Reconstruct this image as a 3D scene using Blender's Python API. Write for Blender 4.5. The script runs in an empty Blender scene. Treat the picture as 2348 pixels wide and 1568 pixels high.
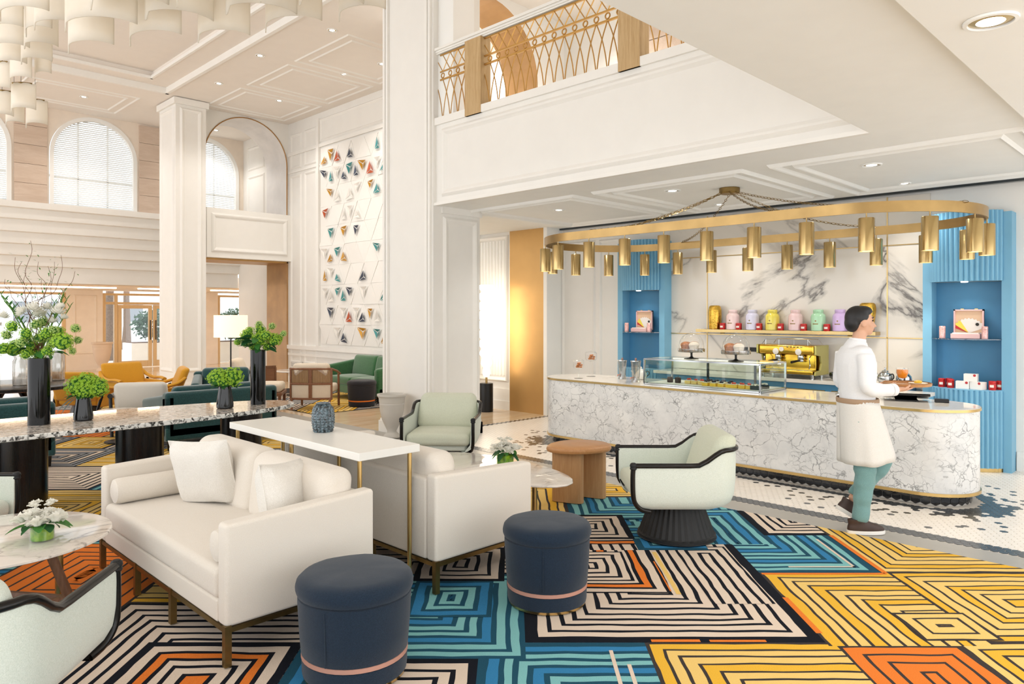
import bpy, bmesh, math, random
from mathutils import Vector, Matrix, noise
R = math.radians
PI = math.pi
S2 = math.sqrt(.5)
SC = bpy.context.scene
COL = SC.collection
# ------------------------------------------------------------------ camera
cam_d = bpy.data.cameras.new('camera')
cam = bpy.data.objects.new('camera', cam_d)
COL.objects.link(cam)
cam.location = (0, 0, 1.75)
cam.rotation_euler = (R(90), 0, R(-45))
cam_d.sensor_fit = 'HORIZONTAL'
cam_d.sensor_width = 36
cam_d.lens = 36 * 1665 / 2348
cam_d.shift_y = -64 / 2348
cam_d.clip_start = .05
SC.camera = cam
# ------------------------------------------------------------------ world, light, exposure
W = bpy.data.worlds.new('daylight')
SC.world = W
W.use_nodes = True
bgn = W.node_tree.nodes['Background']
bgn.inputs[0].default_value = (.985, .99, 1, 1)
bgn.inputs[1].default_value = 2.0
SC.view_settings.view_transform = 'Standard'
SC.view_settings.look = 'None'
SC.view_settings.gamma = 1
SC.view_settings.use_curve_mapping = False
SC.view_settings.exposure = 0.24
SPOT_W = 60.0
cy = SC.cycles
cy.max_bounces = 6
cy.diffuse_bounces = 4
cy.glossy_bounces = 3
cy.transmission_bounces = 4
cy.transparent_max_bounces = 10
cy.caustics_reflective = False
cy.caustics_refractive = False


def spot(loc, power, col=(1, .96, .91), size=R(110), rad=.05, blend=.6, tgt=None):
    d = bpy.data.lights.new('downlight_beam', 'SPOT')
    d.energy = power
    d.color = col
    d.spot_size = size
    d.spot_blend = blend
    d.shadow_soft_size = rad
    o = bpy.data.objects.new('downlight_beam', d)
    o.location = loc
    if tgt is not None:
        o.rotation_euler = (Vector(tgt) - Vector(loc)).to_track_quat('-Z', 'Y').to_euler()
    COL.objects.link(o)
    return o


# ------------------------------------------------------------------ colour + materials
def lin(c):
    if isinstance(c, str):
        c = [int(c[i:i + 2], 16) / 255 for i in (0, 2, 4)]
    return tuple(x / 12.92 if x <= .04045 else ((x + .055) / 1.055) ** 2.4 for x in c) + (1,)


MATS = {}


class NT:
    def __init__(s, name):
        s.m = bpy.data.materials.new(name)
        s.m.use_nodes = True
        s.t = s.m.node_tree
        s.b = s.t.nodes['Principled BSDF']
        MATS[name] = s.m

    def n(s, typ, **kw):
        x = s.t.nodes.new(typ)
        for k, v in kw.items():
            if k.startswith('i_'):
                x.inputs[k[2:].replace('_', ' ')].default_value = v
            else:
                setattr(x, k, v)
        return x

    def l(s, a, b):
        s.t.links.new(a, b)

    def co(s, scale=(1, 1, 1), rot=(0, 0, 0), kind='Object'):
        c = s.n('ShaderNodeTexCoord')
        m = s.n('ShaderNodeMapping')
        m.inputs['Scale'].default_value = scale
        m.inputs['Rotation'].default_value = rot
        s.l(c.outputs[kind], m.inputs['Vector'])
        return m.outputs['Vector']

    def noise(s, vec, scale, detail=3, rough=.5, dist=0):
        x = s.n('ShaderNodeTexNoise')
        x.inputs['Scale'].default_value = scale
        x.inputs['Detail'].default_value = detail
        x.inputs['Roughness'].default_value = rough
        x.inputs['Distortion'].default_value = dist
        s.l(vec, x.inputs['Vector'])
        return x.outputs['Fac']

    def ramp(s, fac, stops, interp='LINEAR'):
        x = s.n('ShaderNodeValToRGB')
        x.color_ramp.interpolation = interp
        e = x.color_ramp.elements
        while len(e) < len(stops):
            e.new(.5)
        for el, (p, c) in zip(e, stops):
            el.position = p
            el.color = lin(c) if isinstance(c, str) else (c, c, c, 1) if isinstance(c, (int, float)) else tuple(c)
        s.l(fac, x.inputs['Fac'])
        return x.outputs['Color']

    def mix(s, fac, a, b, mode='MIX'):
        x = s.n('ShaderNodeMix', data_type='RGBA', blend_type=mode)
        for inp, v in ((x.inputs[0], fac), (x.inputs[6], a), (x.inputs[7], b)):
            if hasattr(v, 'is_linked') or hasattr(v, 'links'):
                s.l(v, inp)
            elif isinstance(v, str):
                inp.default_value = lin(v)
            else:
                inp.default_value = v
        return x.outputs[2]

    def math(s, op, a, b=0.0):
        x = s.n('ShaderNodeMath', operation=op)
        for inp, v in ((x.inputs[0], a), (x.inputs[1], b)):
            if hasattr(v, 'links'):
                s.l(v, inp)
            else:
                inp.default_value = v
        return x.outputs[0]

    def base(s, v):
        if hasattr(v, 'links'):
            s.l(v, s.b.inputs['Base Color'])
        else:
            s.b.inputs['Base Color'].default_value = lin(v) if isinstance(v, str) else v

    def set(s, rough=.5, metal=0, spec=None, coat=0, trans=0, ior=None, sheen=0):
        s.b.inputs['Roughness'].default_value = rough
        s.b.inputs['Metallic'].default_value = metal
        if spec is not None:
            s.b.inputs['Specular IOR Level'].default_value = spec
        s.b.inputs['Coat Weight'].default_value = coat
        s.b.inputs['Coat Roughness'].default_value = .05
        s.b.inputs['Transmission Weight'].default_value = trans
        if ior:
            s.b.inputs['IOR'].default_value = ior
        s.b.inputs['Sheen Weight'].default_value = sheen

    def bump(s, h, strength=.3, dist=.01):
        x = s.n('ShaderNodeBump')
        x.inputs['Strength'].default_value = strength
        x.inputs['Distance'].default_value = dist
        s.l(h, x.inputs['Height'])
        s.l(x.outputs['Normal'], s.b.inputs['Normal'])


def plain(name, col, rough=.5, metal=0, var=.06, scale=4, bump=0, bscale=120, **kw):
    """solid colour with a slight procedural mottling and optional fine relief"""
    t = NT(name)
    v = t.co()
    c = lin(col)
    f = t.noise(v, scale, 3)
    lo = tuple(max(0, x * (1 - var)) for x in c[:3]) + (1,)
    hi = tuple(min(1, x * (1 + var)) for x in c[:3]) + (1,)
    t.base(t.ramp(f, [(.3, lo), (.7, hi)]))
    t.set(rough, metal, **kw)
    if bump:
        t.bump(t.noise(v, bscale, 2), bump, .004)
    return t.m


def glow(name, col, strength):
    t = NT(name)
    t.base(col)
    t.b.inputs['Emission Color'].default_value = lin(col)
    t.b.inputs['Emission Strength'].default_value = strength
    return t.m


def fabric(name, col, col2=None, scale=260, bump=.35, rough=.95, sheen=.2):
    t = NT(name)
    v = t.co()
    f = t.noise(v, scale, 2, .7)
    g = t.noise(v, 9, 3)
    c2 = col2 or col
    base = t.ramp(f, [(.35, col), (.65, c2)])
    t.base(t.mix(t.ramp(g, [(.3, .0), (.75, .16)]), base, (.5, .5, .5, 1), 'SOFT_LIGHT'))
    t.set(rough, sheen=sheen, spec=.2)
    t.bump(f, bump, .003)
    return t.m


def veined(name, ground, vein, scale, width=.02, dist=1.5, stretch=(1, 1, 1), rot=(0, 0, 0), rough=.15, second=True, cloud=.35, detail=6, lo=.42):
    t = NT(name)
    v0 = t.co((1, 1, 1), rot)
    mp = t.n('ShaderNodeMapping')
    mp.inputs['Scale'].default_value = stretch
    t.l(v0, mp.inputs['Vector'])
    v = mp.outputs['Vector']
    a = t.noise(v, scale, detail, .55, dist)
    d1 = t.math('ABSOLUTE', t.math('SUBTRACT', a, .5))
    m = t.ramp(d1, [(0, 1.0), (width, .35), (width * 2.6, 0.0)])
    msk = t.ramp(t.noise(v, scale * .55, 2), [(lo, 0.0), (lo + .16, 1.0)])
    k = t.math('MULTIPLY', m, msk)
    if second:
        b = t.noise(v, scale * 2.3, detail, .6, dist * .8)
        d2 = t.math('ABSOLUTE', t.math('SUBTRACT', b, .47))
        m2 = t.ramp(d2, [(0, .6), (width * .8, 0.0)])
        msk2 = t.ramp(t.noise(v, scale * .9, 2, .5, .4), [(lo + .06, 0.0), (lo + .22, .7)])
        k = t.math('MAXIMUM', k, t.math('MULTIPLY', m2, msk2))
    cl = t.noise(v, scale * .7, 4, .5, .6)
    g2 = t.ramp(cl, [(.3, ground), (.8, tuple(x * (1 - cloud * .35) for x in lin(ground)[:3]) + (1,))])
    t.base(t.mix(k, g2, vein))
    t.set(rough, spec=.5)
    return t.m


def wood(name, c1, c2, scale=6, axis=2, rough=.4, stretch=14):
    t = NT(name)
    st = [stretch] * 3
    st[axis] = 1
    v = t.co(tuple(st))
    f = t.noise(v, scale * .35, 5, .6, .8)
    g = t.noise(v, scale * 2.2, 3, .6, .2)
    t.base(t.mix(t.ramp(g, [(.35, 0.0), (.7, .55)]), t.ramp(f, [(.3, c1), (.7, c2)]), c1))
    t.set(rough, spec=.35)
    t.bump(g, .12, .003)
    return t.m


def glassm(name, tint='FFFFFF', rough=0, alpha_mix=.82):
    """thin clear glass: part clear, part mirror by Fresnel"""
    t = NT(name)
    out = t.t.nodes['Material Output']
    tr = t.n('ShaderNodeBsdfTransparent')
    tr.inputs[0].default_value = lin(tint)
    gl = t.n('ShaderNodeBsdfGlossy')
    gl.inputs['Roughness'].default_value = rough + .02
    lw = t.n('ShaderNodeLayerWeight')
    lw.inputs['Blend'].default_value = .5
    f2 = t.math('ADD', t.math('MULTIPLY', t.math('POWER', lw.outputs['Facing'], 3.5), .75), max(.03, 1 - alpha_mix - .12))
    mx = t.n('ShaderNodeMixShader')
    t.l(f2, mx.inputs[0])
    t.l(tr.outputs[0], mx.inputs[1])
    t.l(gl.outputs[0], mx.inputs[2])
    t.l(mx.outputs[0], out.inputs[0])
    return t.m


plain('wall_white', 'F0EDE7', .75, var=.012)
plain('trim_white', 'F3F0EA', .6, var=.01)
plain('ceiling_warm', 'EFE7DE', .85, var=.012)
plain('ceiling_white', 'F4F3EF', .85, var=.012)
plain('bright_white', 'F6F5F1', .6, var=.01)
plain('cream_stone_wall', 'F1E3D3', .7, var=.03)
wood('beige_stone', 'CDB6A2', 'E0CDBC', 3, 0, .5, 7)
plain('bronze_plaster', 'B88F5E', .42, .35, var=.12, scale=2.5)
plain('silver_plaster', 'E3DEDA', .4, .1, var=.08, scale=2)
plain('bronze_wall', 'C49A5E', .38, .55, var=.08, scale=1.5)
plain('bronze_edge', 'A97F4C', .4, .6)
wood('oak', 'B98A5C', 'CFA476', 7, 2, .42, 16)
wood('oak_top', 'B9824F', 'CB9867', 7, 1, .35, 16)
wood('pale_oak', 'B99767', 'D3B68A', 6, 2, .5, 14)
wood('entrance_oak', 'D8B583', 'E6C89B', 5, 2, .45, 12)
wood('walnut', '6B4630', '8A6147', 8, 2, .4, 14)
wood('walnut_side', '7A5038', '96694B', 8, 0, .45, 14)
wood('black_wood', '0E0B0A', '1A1512', 8, 0, .25, 10)
wood('ebony', '161210', '2A2019', 5, 2, .22, 18)
plain('brass', 'D2B377', .28, 1, var=.1, scale=6)
plain('brass_satin', 'C3A976', .25, 1, var=.07, scale=5)
plain('brass_ring', 'AA8C5C', .33, 1, var=.14, scale=4)
plain('brass_dark', '8C7448', .38, 1, var=.15, scale=8)
plain('gold_metal', 'E0B245', .16, 1, var=.08)
plain('gold_hammered', 'D9AE4B', .28, 1, var=.2, scale=40, bump=.8, bscale=60)
plain('gold_rail', 'C79A55', .35, .75, var=.08)
plain('steel', 'C9CCCE', .12, 1)
plain('chrome_dark', '53585C', .15, 1)
plain('black_metal', '1A1A1B', .4, .3)
plain('black_gloss', '060607', .07, 0, spec=.35)
plain('smoke_glaze', '121315', .1, 0, spec=.5)
fabric('cream_fabric', 'DDD4C7', 'E8E1D7', 330, .3)
fabric('pillow_fabric', 'DED9D0', 'ECE8E1', 240, .6)
fabric('grey_cream_fabric', 'CFC9BE', 'DCD6CC', 300, .35)
fabric('mint_fabric', 'D0D8CC', 'E2E8DE', 240, .5)
fabric('sage_fabric', 'C4C8B2', 'D6D9C6', 240, .5)
fabric('navy_fabric', '16212E', '233345', 420, .5)
fabric('charcoal_fabric', '232226', '323035', 300, .4)
fabric('teal_velvet', '12383A', '1F4C4C', 90, .12, .8, .6)
fabric('green_velvet', '25572F', '3B7143', 80, .12, .8, .7)
fabric('mustard_fabric', 'C48A1E', 'D69E33', 200, .3)
fabric('beige_fabric', 'D9C9B4', 'E5D8C6', 240, .3)
plain('rattan_black', '090A0C', .6, var=.3, scale=60)
plain('leather_tan', 'B98877', .55, var=.05)
plain('lacquer_white', 'ECEAE4', .35, var=.01)
veined('wall_marble', 'E4DCD0', '5F5852', .62, .012, .55, (1, .5, 1.25), (R(30), 0, 0), .1, True, .25, 8, .44)
veined('wall_marble_side', 'E4DCD0', '5F5852', .8, .012, .55, (1, .5, 1.25), (R(-36), 0, 0), .1, True, .25, 8, .44)


def crackle():
    t = NT('counter_marble')
    v = t.co((1, 1, 1.15), (R(25), 0, 0))
    nz = t.n('ShaderNodeTexNoise')
    nz.inputs['Scale'].default_value = 5
    nz.inputs['Detail'].default_value = 5
    t.l(v, nz.inputs['Vector'])
    ad = t.n('ShaderNodeVectorMath', operation='MULTIPLY_ADD')
    t.l(nz.outputs['Color'], ad.inputs[0])
    ad.inputs[1].default_value = (.34, .34, .34)
    t.l(v, ad.inputs[2])
    k = None
    for sc, wd, lo in ((5.5, .035, .38), (12, .05, .46)):
        vo = t.n('ShaderNodeTexVoronoi', feature='DISTANCE_TO_EDGE')
        vo.inputs['Scale'].default_value = sc
        t.l(ad.outputs[0], vo.inputs['Vector'])
        m = t.ramp(vo.outputs['Distance'], [(0, 1.0), (wd * .4, .5), (wd, 0.0)])
        mk = t.ramp(t.noise(v, sc * .6, 4, .6), [(lo, 0.0), (lo + .2, 1.0)])
        q = t.math('MULTIPLY', m, mk)
        k = q if k is None else t.math('MAXIMUM', k, q)
    cl = t.ramp(t.noise(v, 4, 5, .6), [(.35, 'EDEDEB'), (.75, 'D5D6D6')])
    t.base(t.mix(t.math('MULTIPLY', k, .85), cl, '56585B'))
    t.set(.16, spec=.5)


crackle()
veined('counter_top_marble', 'EDE6DC', '9A948D', 1.1, .012, 1.0, rough=.06, cloud=.2)
veined('table_marble', 'E9E1D8', '9D958D', 1.6, .014, .9, (1, 2.4, 1), rough=.05, cloud=.25)


def granite():
    t = NT('granite')
    v = t.co()
    a = t.noise(v, 26, 5, .65, .6)
    b = t.noise(v, 9, 4, .6, 1.2)
    c = t.ramp(a, [(.36, '2E2B2A'), (.43, '8E857C'), (.5, 'D8CFC5'), (.75, 'EDE8E0')])
    t.base(t.mix(t.ramp(b, [(.45, 0.0), (.62, .55)]), c, 'B49C86'))
    t.set(.05, spec=.5)
    n = NT('granite_edge')
    v = n.co()
    a = n.noise(v, 24, 4, .6, 1.0)
    n.base(n.ramp(a, [(.38, '2B2B2B'), (.46, '9A9994'), (.52, 'EEEDE8'), (.8, 'F6F5F1')]))
    n.set(.15)


granite()


def travertine():
    t = NT('floor_stone')
    v = t.co((1, 6, 1))
    f = t.noise(v, 1.1, 5, .6, .5)
    t.base(t.ramp(f, [(.3, 'D6B68F'), (.55, 'E0C7A6'), (.8, 'E8D6BD')]))
    t.set(.12, spec=.5)


travertine()
plain('floor_grey', 'A7A299', .3, var=.06, scale=3)
plain('tile_white', 'F0E8DE', .3, var=.03, scale=9)
plain('tile_charcoal', '47494B', .22, var=.2, scale=13)
plain('tile_grout', 'D9D2C8', .8)
plain('plinth_tile', '17181B', .1, var=.2, coat=.4)
plain('plinth_grout', 'B9B6B0', .8)
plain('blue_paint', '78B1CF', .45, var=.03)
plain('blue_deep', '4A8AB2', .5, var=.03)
glassm('clear_glass')
glassm('shelf_glass', 'A9D2E6', 0, .7)
glassm('window_glass', 'F4FAFF', 0, .9)
glassm('case_glass', 'F5FAF7', 0, .86)
glassm('mercury_glass', 'DCD8D2', .12, .55)
glow('lamp_disc', 'FFF6E6', 9)
glow('pendant_lens', 'FFF4E0', 3)
glow('cove_strip', 'FFEBCC', 13)


def alabaster():
    t = NT('alabaster')
    v = t.co()
    f = t.noise(v, 5, 4)
    t.base(t.ramp(f, [(.3, 'F1EADD'), (.7, 'FAF6EE')]))
    t.set(.55)
    t.b.inputs['Subsurface Weight'].default_value = 0
    out = t.t.nodes['Material Output']
    tl = t.n('ShaderNodeBsdfTranslucent')
    tl.inputs[0].default_value = lin('FBF3E4')
    mx = t.n('ShaderNodeMixShader')
    mx.inputs[0].default_value = .45
    t.l(t.b.outputs[0], mx.inputs[1])
    t.l(tl.outputs[0], mx.inputs[2])
    t.l(mx.outputs[0], out.inputs[0])


alabaster()


def leafm(name, c1, c2, trans=.25):
    t = NT(name)
    v = t.co()
    t.base(t.ramp(t.noise(v, 22, 3), [(.3, c1), (.7, c2)]))
    t.set(.55, spec=.3)
    out = t.t.nodes['Material Output']
    tl = t.n('ShaderNodeBsdfTranslucent')
    tl.inputs[0].default_value = lin(c2)
    mx = t.n('ShaderNodeMixShader')
    mx.inputs[0].default_value = trans
    t.l(t.b.outputs[0], mx.inputs[1])
    t.l(tl.outputs[0], mx.inputs[2])
    t.l(mx.outputs[0], out.inputs[0])


leafm('leaf_green', '2F6A2C', '4E8F3C')
leafm('leaf_dark', '1E4A26', '33693A')
leafm('lime_petal', '97C62B', 'B9DC58')
leafm('viburnum_petal', 'A9C95A', 'CFE296')
leafm('white_petal', 'EFEDE2', 'FBFAF3', .35)
leafm('stem_green', '5E8A33', '7DA648')
leafm('water_leaf', '3F8F1C', 'A8CF2E', .1)
leafm('hedge_leaf', '3A4F3E', '5E7A5C')
plain('branch_brown', '6E4A34', .8)
plain('palm_trunk', '7F6A5A', .9, var=.25, scale=20)
# carpet yarns
for nm, c, c2 in (('yarn_navy', '080B14', '111622'), ('yarn_cream', 'D9C5B1', 'E6D6C5'), ('yarn_orange', 'DF7226', 'EE8838'),
                  ('yarn_yellow', 'E2A926', 'F0C04A'), ('yarn_pale_yellow', 'E8C067', 'F0CF84'), ('yarn_brown', '352E2D', '453E3B'),
                  ('yarn_teal', '6FB0B4', '8CC6C6'), ('yarn_petrol', '174459', '22566C'), ('yarn_blue', '2A74A6', '3B88B8'), ('yarn_grey', '8A8E92', 'A09F9F')):
    fabric(nm, c, c2, 300, .5, 1, 0)
plain('skin', 'D9A98C', .5, var=.04)
plain('hair_black', '141214', .5, var=.2, scale=60)
fabric('shirt_white', 'E9EAEC', 'F3F4F6', 300, .15)
fabric('apron_white', 'DCD9D3', 'E8E6E1', 300, .2)
fabric('trouser_teal', '6F9697', '82A9A8', 300, .2)
plain('shoe_brown', '3D2A22', .5, var=.15, scale=20)
plain('shoe_sole', 'EDEAE4', .6)
plain('apron_belt', 'A98C70', .6)


def mt(n):
    return MATS[n]
# ------------------------------------------------------------------ geometry helpers
class MB:
    """collects shapes; build() links them as ONE mesh object"""

    def __init__(s):
        s.v, s.f, s.m = [], [], []

    def add(s, vs, fs, mi=0, M=None):
        k = len(s.v)
        s.v += [tuple(M @ Vector(p)) for p in vs] if M is not None else [tuple(p) for p in vs]
        s.f += [tuple(i + k for i in f) for f in fs]
        s.m += [mi] * len(fs)
        return s

    def box(s, x0, x1, y0, y1, z0, z1, mi=0, M=None):
        vs = [(x, y, z) for x in (x0, x1) for y in (y0, y1) for z in (z0, z1)]
        return s.add(vs, [(0, 1, 3, 2), (4, 6, 7, 5), (0, 4, 5, 1), (2, 3, 7, 6), (0, 2, 6, 4), (1, 5, 7, 3)], mi, M)

    def prism(s, poly, z0, z1, mi=0, M=None):
        n = len(poly)
        vs = [(x, y, z0) for x, y in poly] + [(x, y, z1) for x, y in poly]
        fs = [tuple(range(n - 1, -1, -1)), tuple(range(n, 2 * n))] + [(i, (i + 1) % n, n + (i + 1) % n, n + i) for i in range(n)]
        return s.add(vs, fs, mi, M)

    def loft(s, rings, mi=0, cap=True, closed=True, M=None):
        n = len(rings[0])
        vs = [p for r in rings for p in r]
        fs = []
        for j in range(len(rings) - 1):
            for i in range(n if closed else n - 1):
                a, b = j * n + i, j * n + (i + 1) % n
                fs.append((a, b, b + n, a + n))
        if cap and closed:
            fs.append(tuple(range(n - 1, -1, -1)))
            k = (len(rings) - 1) * n
            fs.append(tuple(range(k, k + n)))
        return s.add(vs, fs, mi, M)

    def lathe(s, prof, n=24, c=(0, 0, 0), mi=0, cap=True, M=None, sx=1, sy=1):
        rings = [[(c[0] + r * sx * math.cos(2 * PI * i / n), c[1] + r * sy * math.sin(2 * PI * i / n), c[2] + z) for i in range(n)] for r, z in prof]
        return s.loft(rings, mi, cap, True, M)

    def tube(s, pts, r, n=8, mi=0, cap=True, M=None, flat=1.0):
        pts = [Vector(p) for p in pts]
        rs = r if isinstance(r, (list, tuple)) else [r] * len(pts)
        rings = []
        up = Vector((0, 0, 1))
        prev = None
        for i, p in enumerate(pts):
            a = pts[max(0, i - 1)]
            b = pts[min(len(pts) - 1, i + 1)]
            t = (b - a)
            if t.length < 1e-9:
                t = Vector((0, 0, 1))
            t.normalize()
            if prev is None:
                ref = up if abs(t.z) < .9 else Vector((1, 0, 0))
                x = t.cross(ref).normalized()
            else:
                x = (prev - t * prev.dot(t))
                x = x.normalized() if x.length > 1e-6 else t.orthogonal().normalized()
            prev = x
            y = t.cross(x)
            rings.append([p + x * rs[i] * math.cos(2 * PI * k / n) + y * rs[i] * flat * math.sin(2 * PI * k / n) for k in range(n)])
        return s.loft(rings, mi, cap, True, M)

    def ball(s, c, r, n=10, m=7, mi=0, M=None):
        if not isinstance(r, (list, tuple)):
            r = (r, r, r)
        prof = []
        rings = []
        for j in range(1, m):
            th = PI * j / m
            rings.append([(c[0] + r[0] * math.sin(th) * math.cos(2 * PI * i / n), c[1] + r[1] * math.sin(th) * math.sin(2 * PI * i / n), c[2] - r[2] * math.cos(th)) for i in range(n)])
        k = len(s.v)
        s.loft(rings, mi, False, True, M)
        b, t = Vector((c[0], c[1], c[2] - r[2])), Vector((c[0], c[1], c[2] + r[2]))
        if M is not None:
            b, t = M @ b, M @ t
        s.v += [tuple(b), tuple(t)]
        e = len(s.v)
        last = k + (m - 2) * n
        for i in range(n):
            s.f.append((k + (i + 1) % n, k + i, e - 2))
            s.f.append((last + i, last + (i + 1) % n, e - 1))
            s.m += [mi, mi]
        return s

    def soft(s, x0, x1, y0, y1, z0, z1, r=.03, crown=0, seg=3, inner=3, mi=0, M=None, side=0):
        """rounded box; crown puffs the top (and bottom), side puffs the four sides"""
        c = ((x0 + x1) / 2, (y0 + y1) / 2, (z0 + z1) / 2)
        h = (abs(x1 - x0) / 2, abs(y1 - y0) / 2, abs(z1 - z0) / 2)
        r = min(r, min(h) * .999)

        def nodes(hh):
            e = [hh - r + r * math.tan(R(45) * k / seg) for k in range(seg + 1)]
            core = hh - r
            mid = [-core + 2 * core * k / inner for k in range(1, inner)] if core > 1e-4 else []
            return [-x for x in reversed(e)] + mid + e
        N = [nodes(x) for x in h]
        idx = {}
        vs = []
        fs = []

        def vert(p):
            key = tuple(round(q, 6) for q in p)
            if key in idx:
                return idx[key]
            inn = [max(-(h[i] - r), min(h[i] - r, p[i])) for i in range(3)]
            d = Vector([p[i] - inn[i] for i in range(3)])
            if d.length > 1e-9:
                d = d.normalized() * r
            q = [inn[i] + d[i] for i in range(3)]
            u = [max(0, 1 - (q[i] / h[i]) ** 2) for i in range(3)]
            if crown:
                q[2] += (1 if p[2] > 0 else -.3) * crown * (u[0] * u[1]) ** .6 * (abs(p[2]) / h[2])
            if side:
                q[0] += math.copysign(1, p[0]) * side * (u[1] * u[2]) ** .6 * (abs(p[0]) / h[0])
                q[1] += math.copysign(1, p[1]) * side * (u[0] * u[2]) ** .6 * (abs(p[1]) / h[1])
            idx[key] = len(vs)
            vs.append((c[0] + q[0], c[1] + q[1], c[2] + q[2]))
            return idx[key]
        for ax in range(3):
            a, b = (ax + 1) % 3, (ax + 2) % 3
            for sg in (-1, 1):
                A, B = N[a], N[b]
                for i in range(len(A) - 1):
                    for j in range(len(B) - 1):
                        quad = []
                        for (u, w) in ((A[i], B[j]), (A[i + 1], B[j]), (A[i + 1], B[j + 1]), (A[i], B[j + 1])):
                            p = [0, 0, 0]
                            p[ax] = sg * h[ax]
                            p[a] = u
                            p[b] = w
                            quad.append(vert(p))
                        if len(set(quad)) >= 3:
                            q2 = []
                            for z in quad:
                                if z not in q2:
                                    q2.append(z)
                            fs.append(tuple(q2 if sg > 0 else reversed(q2)))
        return s.add(vs, fs, mi, M)

    def build(s, name, mat, parent=None, smooth=False, loc=None, rz=0, angle=None):
        me = bpy.data.meshes.new(name)
        me.from_pydata(s.v, [], s.f)
        mats = mat if isinstance(mat, (list, tuple)) else [mat]
        for x in mats:
            me.materials.append(MATS[x])
        if len(mats) > 1:
            me.polygons.foreach_set('material_index', s.m)
        if smooth:
            me.polygons.foreach_set('use_smooth', [True] * len(s.f))
            me.update()
            try:
                me.set_sharp_from_angle(angle=R(angle or 40))
            except Exception:
                pass
        me.update()
        return link(name, me, parent, loc, rz)


def link(name, me, parent=None, loc=None, rz=0):
    o = bpy.data.objects.new(name, me)
    COL.objects.link(o)
    if parent is not None:
        o.parent = parent
    if loc is not None:
        o.location = loc
    o.rotation_euler = (0, 0, rz)
    return o


def thing(name, label, cat, loc=(0, 0, 0), rz=0, group=None):
    o = bpy.data.objects.new(name, None)
    o.empty_display_size = .1
    COL.objects.link(o)
    o.location = loc
    o.rotation_euler = (0, 0, rz)
    return tag(o, label, cat, group)


def tag(o, label, cat, group=None):
    o['label'] = label
    o['category'] = cat
    if group:
        o['group'] = group
    return o


def struct(o, label=None):
    o['kind'] = 'structure'
    if label:
        o['label'] = label
    return o


def kids(o):
    return [c for c in bpy.data.objects if c.parent == o]


KC = {}


def dup(root, loc, rz=0, label=None, parent=None):
    """copy a thing, its parts and sub-parts"""
    if root.name not in KC:
        KC[root.name] = [(c, kids(c)) for c in kids(root)]
    r = root.copy()
    COL.objects.link(r)
    r.location = loc
    r.rotation_euler = (0, 0, rz)
    if label:
        r['label'] = label
    if parent is not None:
        r.parent = parent
    for c, gs in KC[root.name]:
        x = c.copy()
        COL.objects.link(x)
        x.parent = r
        for g in gs:
            y = g.copy()
            COL.objects.link(y)
            y.parent = x
    return r


def bevel(o, w=.005, seg=2):
    m = o.modifiers.new('edge', 'BEVEL')
    m.width = w
    m.segments = seg
    m.limit_method = 'ANGLE'
    m.angle_limit = R(40)
    return o


def frame_ring(mb, axis, pos, sgn, u0, u1, v0, v1, w=.07, d=.03, mi=0):
    """moulding frame on a wall plane: axis 'x' -> plane x=pos, u=y, v=z; 'y' -> u=x, v=z; 'z' -> u=x, v=y. sgn = outward direction"""
    prof = ((0, 0), (.18, .55), (.38, 1), (.62, .8), (.82, .35), (1, 0))
    loops = []
    for t, k in prof:
        i = w * t
        h = pos + sgn * d * k + sgn * .0005
        loops.append([(u0 + i, v0 + i, h), (u1 - i, v0 + i, h), (u1 - i, v1 - i, h), (u0 + i, v1 - i, h)])

    def P(u, v, h):
        return (h, u, v) if axis == 'x' else (u, h, v) if axis == 'y' else (u, v, h)
    vs = [P(*p) for l in loops for p in l]
    fs = []
    for j in range(len(loops) - 1):
        for i in range(4):
            a, b = j * 4 + i, j * 4 + (i + 1) % 4
            fs.append((a, b, b + 4, a + 4))
    mb.add(vs, fs, mi)
    return mb


def stadium(x0, x1, y0, y1, n=14):
    """stadium outline, straight sides along y"""
    r = (x1 - x0) / 2
    cx = (x0 + x1) / 2
    pts = [(cx + r * math.cos(R(180) * k / n), y1 - r + r * math.sin(R(180) * k / n)) for k in range(n + 1)]
    pts += [(cx + r * math.cos(PI + R(180) * k / n), y0 + r + r * math.sin(PI + R(180) * k / n)) for k in range(n + 1)]
    return pts


def smooth_path(pts, n=6, closed=False):
    """Catmull-Rom"""
    P = [Vector(p) for p in pts]
    out = []
    L = len(P)
    for i in range(L if closed else L - 1):
        if closed:
            p0, p1, p2, p3 = P[(i - 1) % L], P[i], P[(i + 1) % L], P[(i + 2) % L]
        else:
            p0, p1, p2, p3 = P[max(0, i - 1)], P[i], P[i + 1], P[min(L - 1, i + 2)]
        for k in range(n):
            t = k / n
            out.append(.5 * ((2 * p1) + (p2 - p0) * t + (2 * p0 - 5 * p1 + 4 * p2 - p3) * t * t + (3 * p1 - p0 - 3 * p2 + p3) * t ** 3))
    if not closed:
        out.append(P[-1])
    return out
# ------------------------------------------------------------------ the setting
ZH, ZL = 6.65, 3.25
XF = 6.4                        # balcony fascia plane
rnd = random.Random(7)
struct(MB().box(-3.2, 16, -2.2, 26, -.15, 0).build('floor', 'floor_stone'), 'polished beige travertine lobby floor')
# grey stone border between carpet and mosaic
struct(MB().box(5.97, 6.27, -2.2, 16.2, 0, .004).build('floor_border', 'floor_grey'), 'grey stone border strip along the carpet edge')
# skirting + bands on the corridor
# ---- mosaic floor of hexagon tiles
CX0, CX1, CY0, CY1 = 7.31, 8.17, 1.68, 6.86       # counter stadium


def counter_dist(x, y, gx=0):
    r = (CX1 - CX0) / 2
    cx = (CX0 + CX1) / 2
    yy = min(max(y, CY0 + r), CY1 - r)
    return math.hypot(x - cx, y - yy) - r


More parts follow.
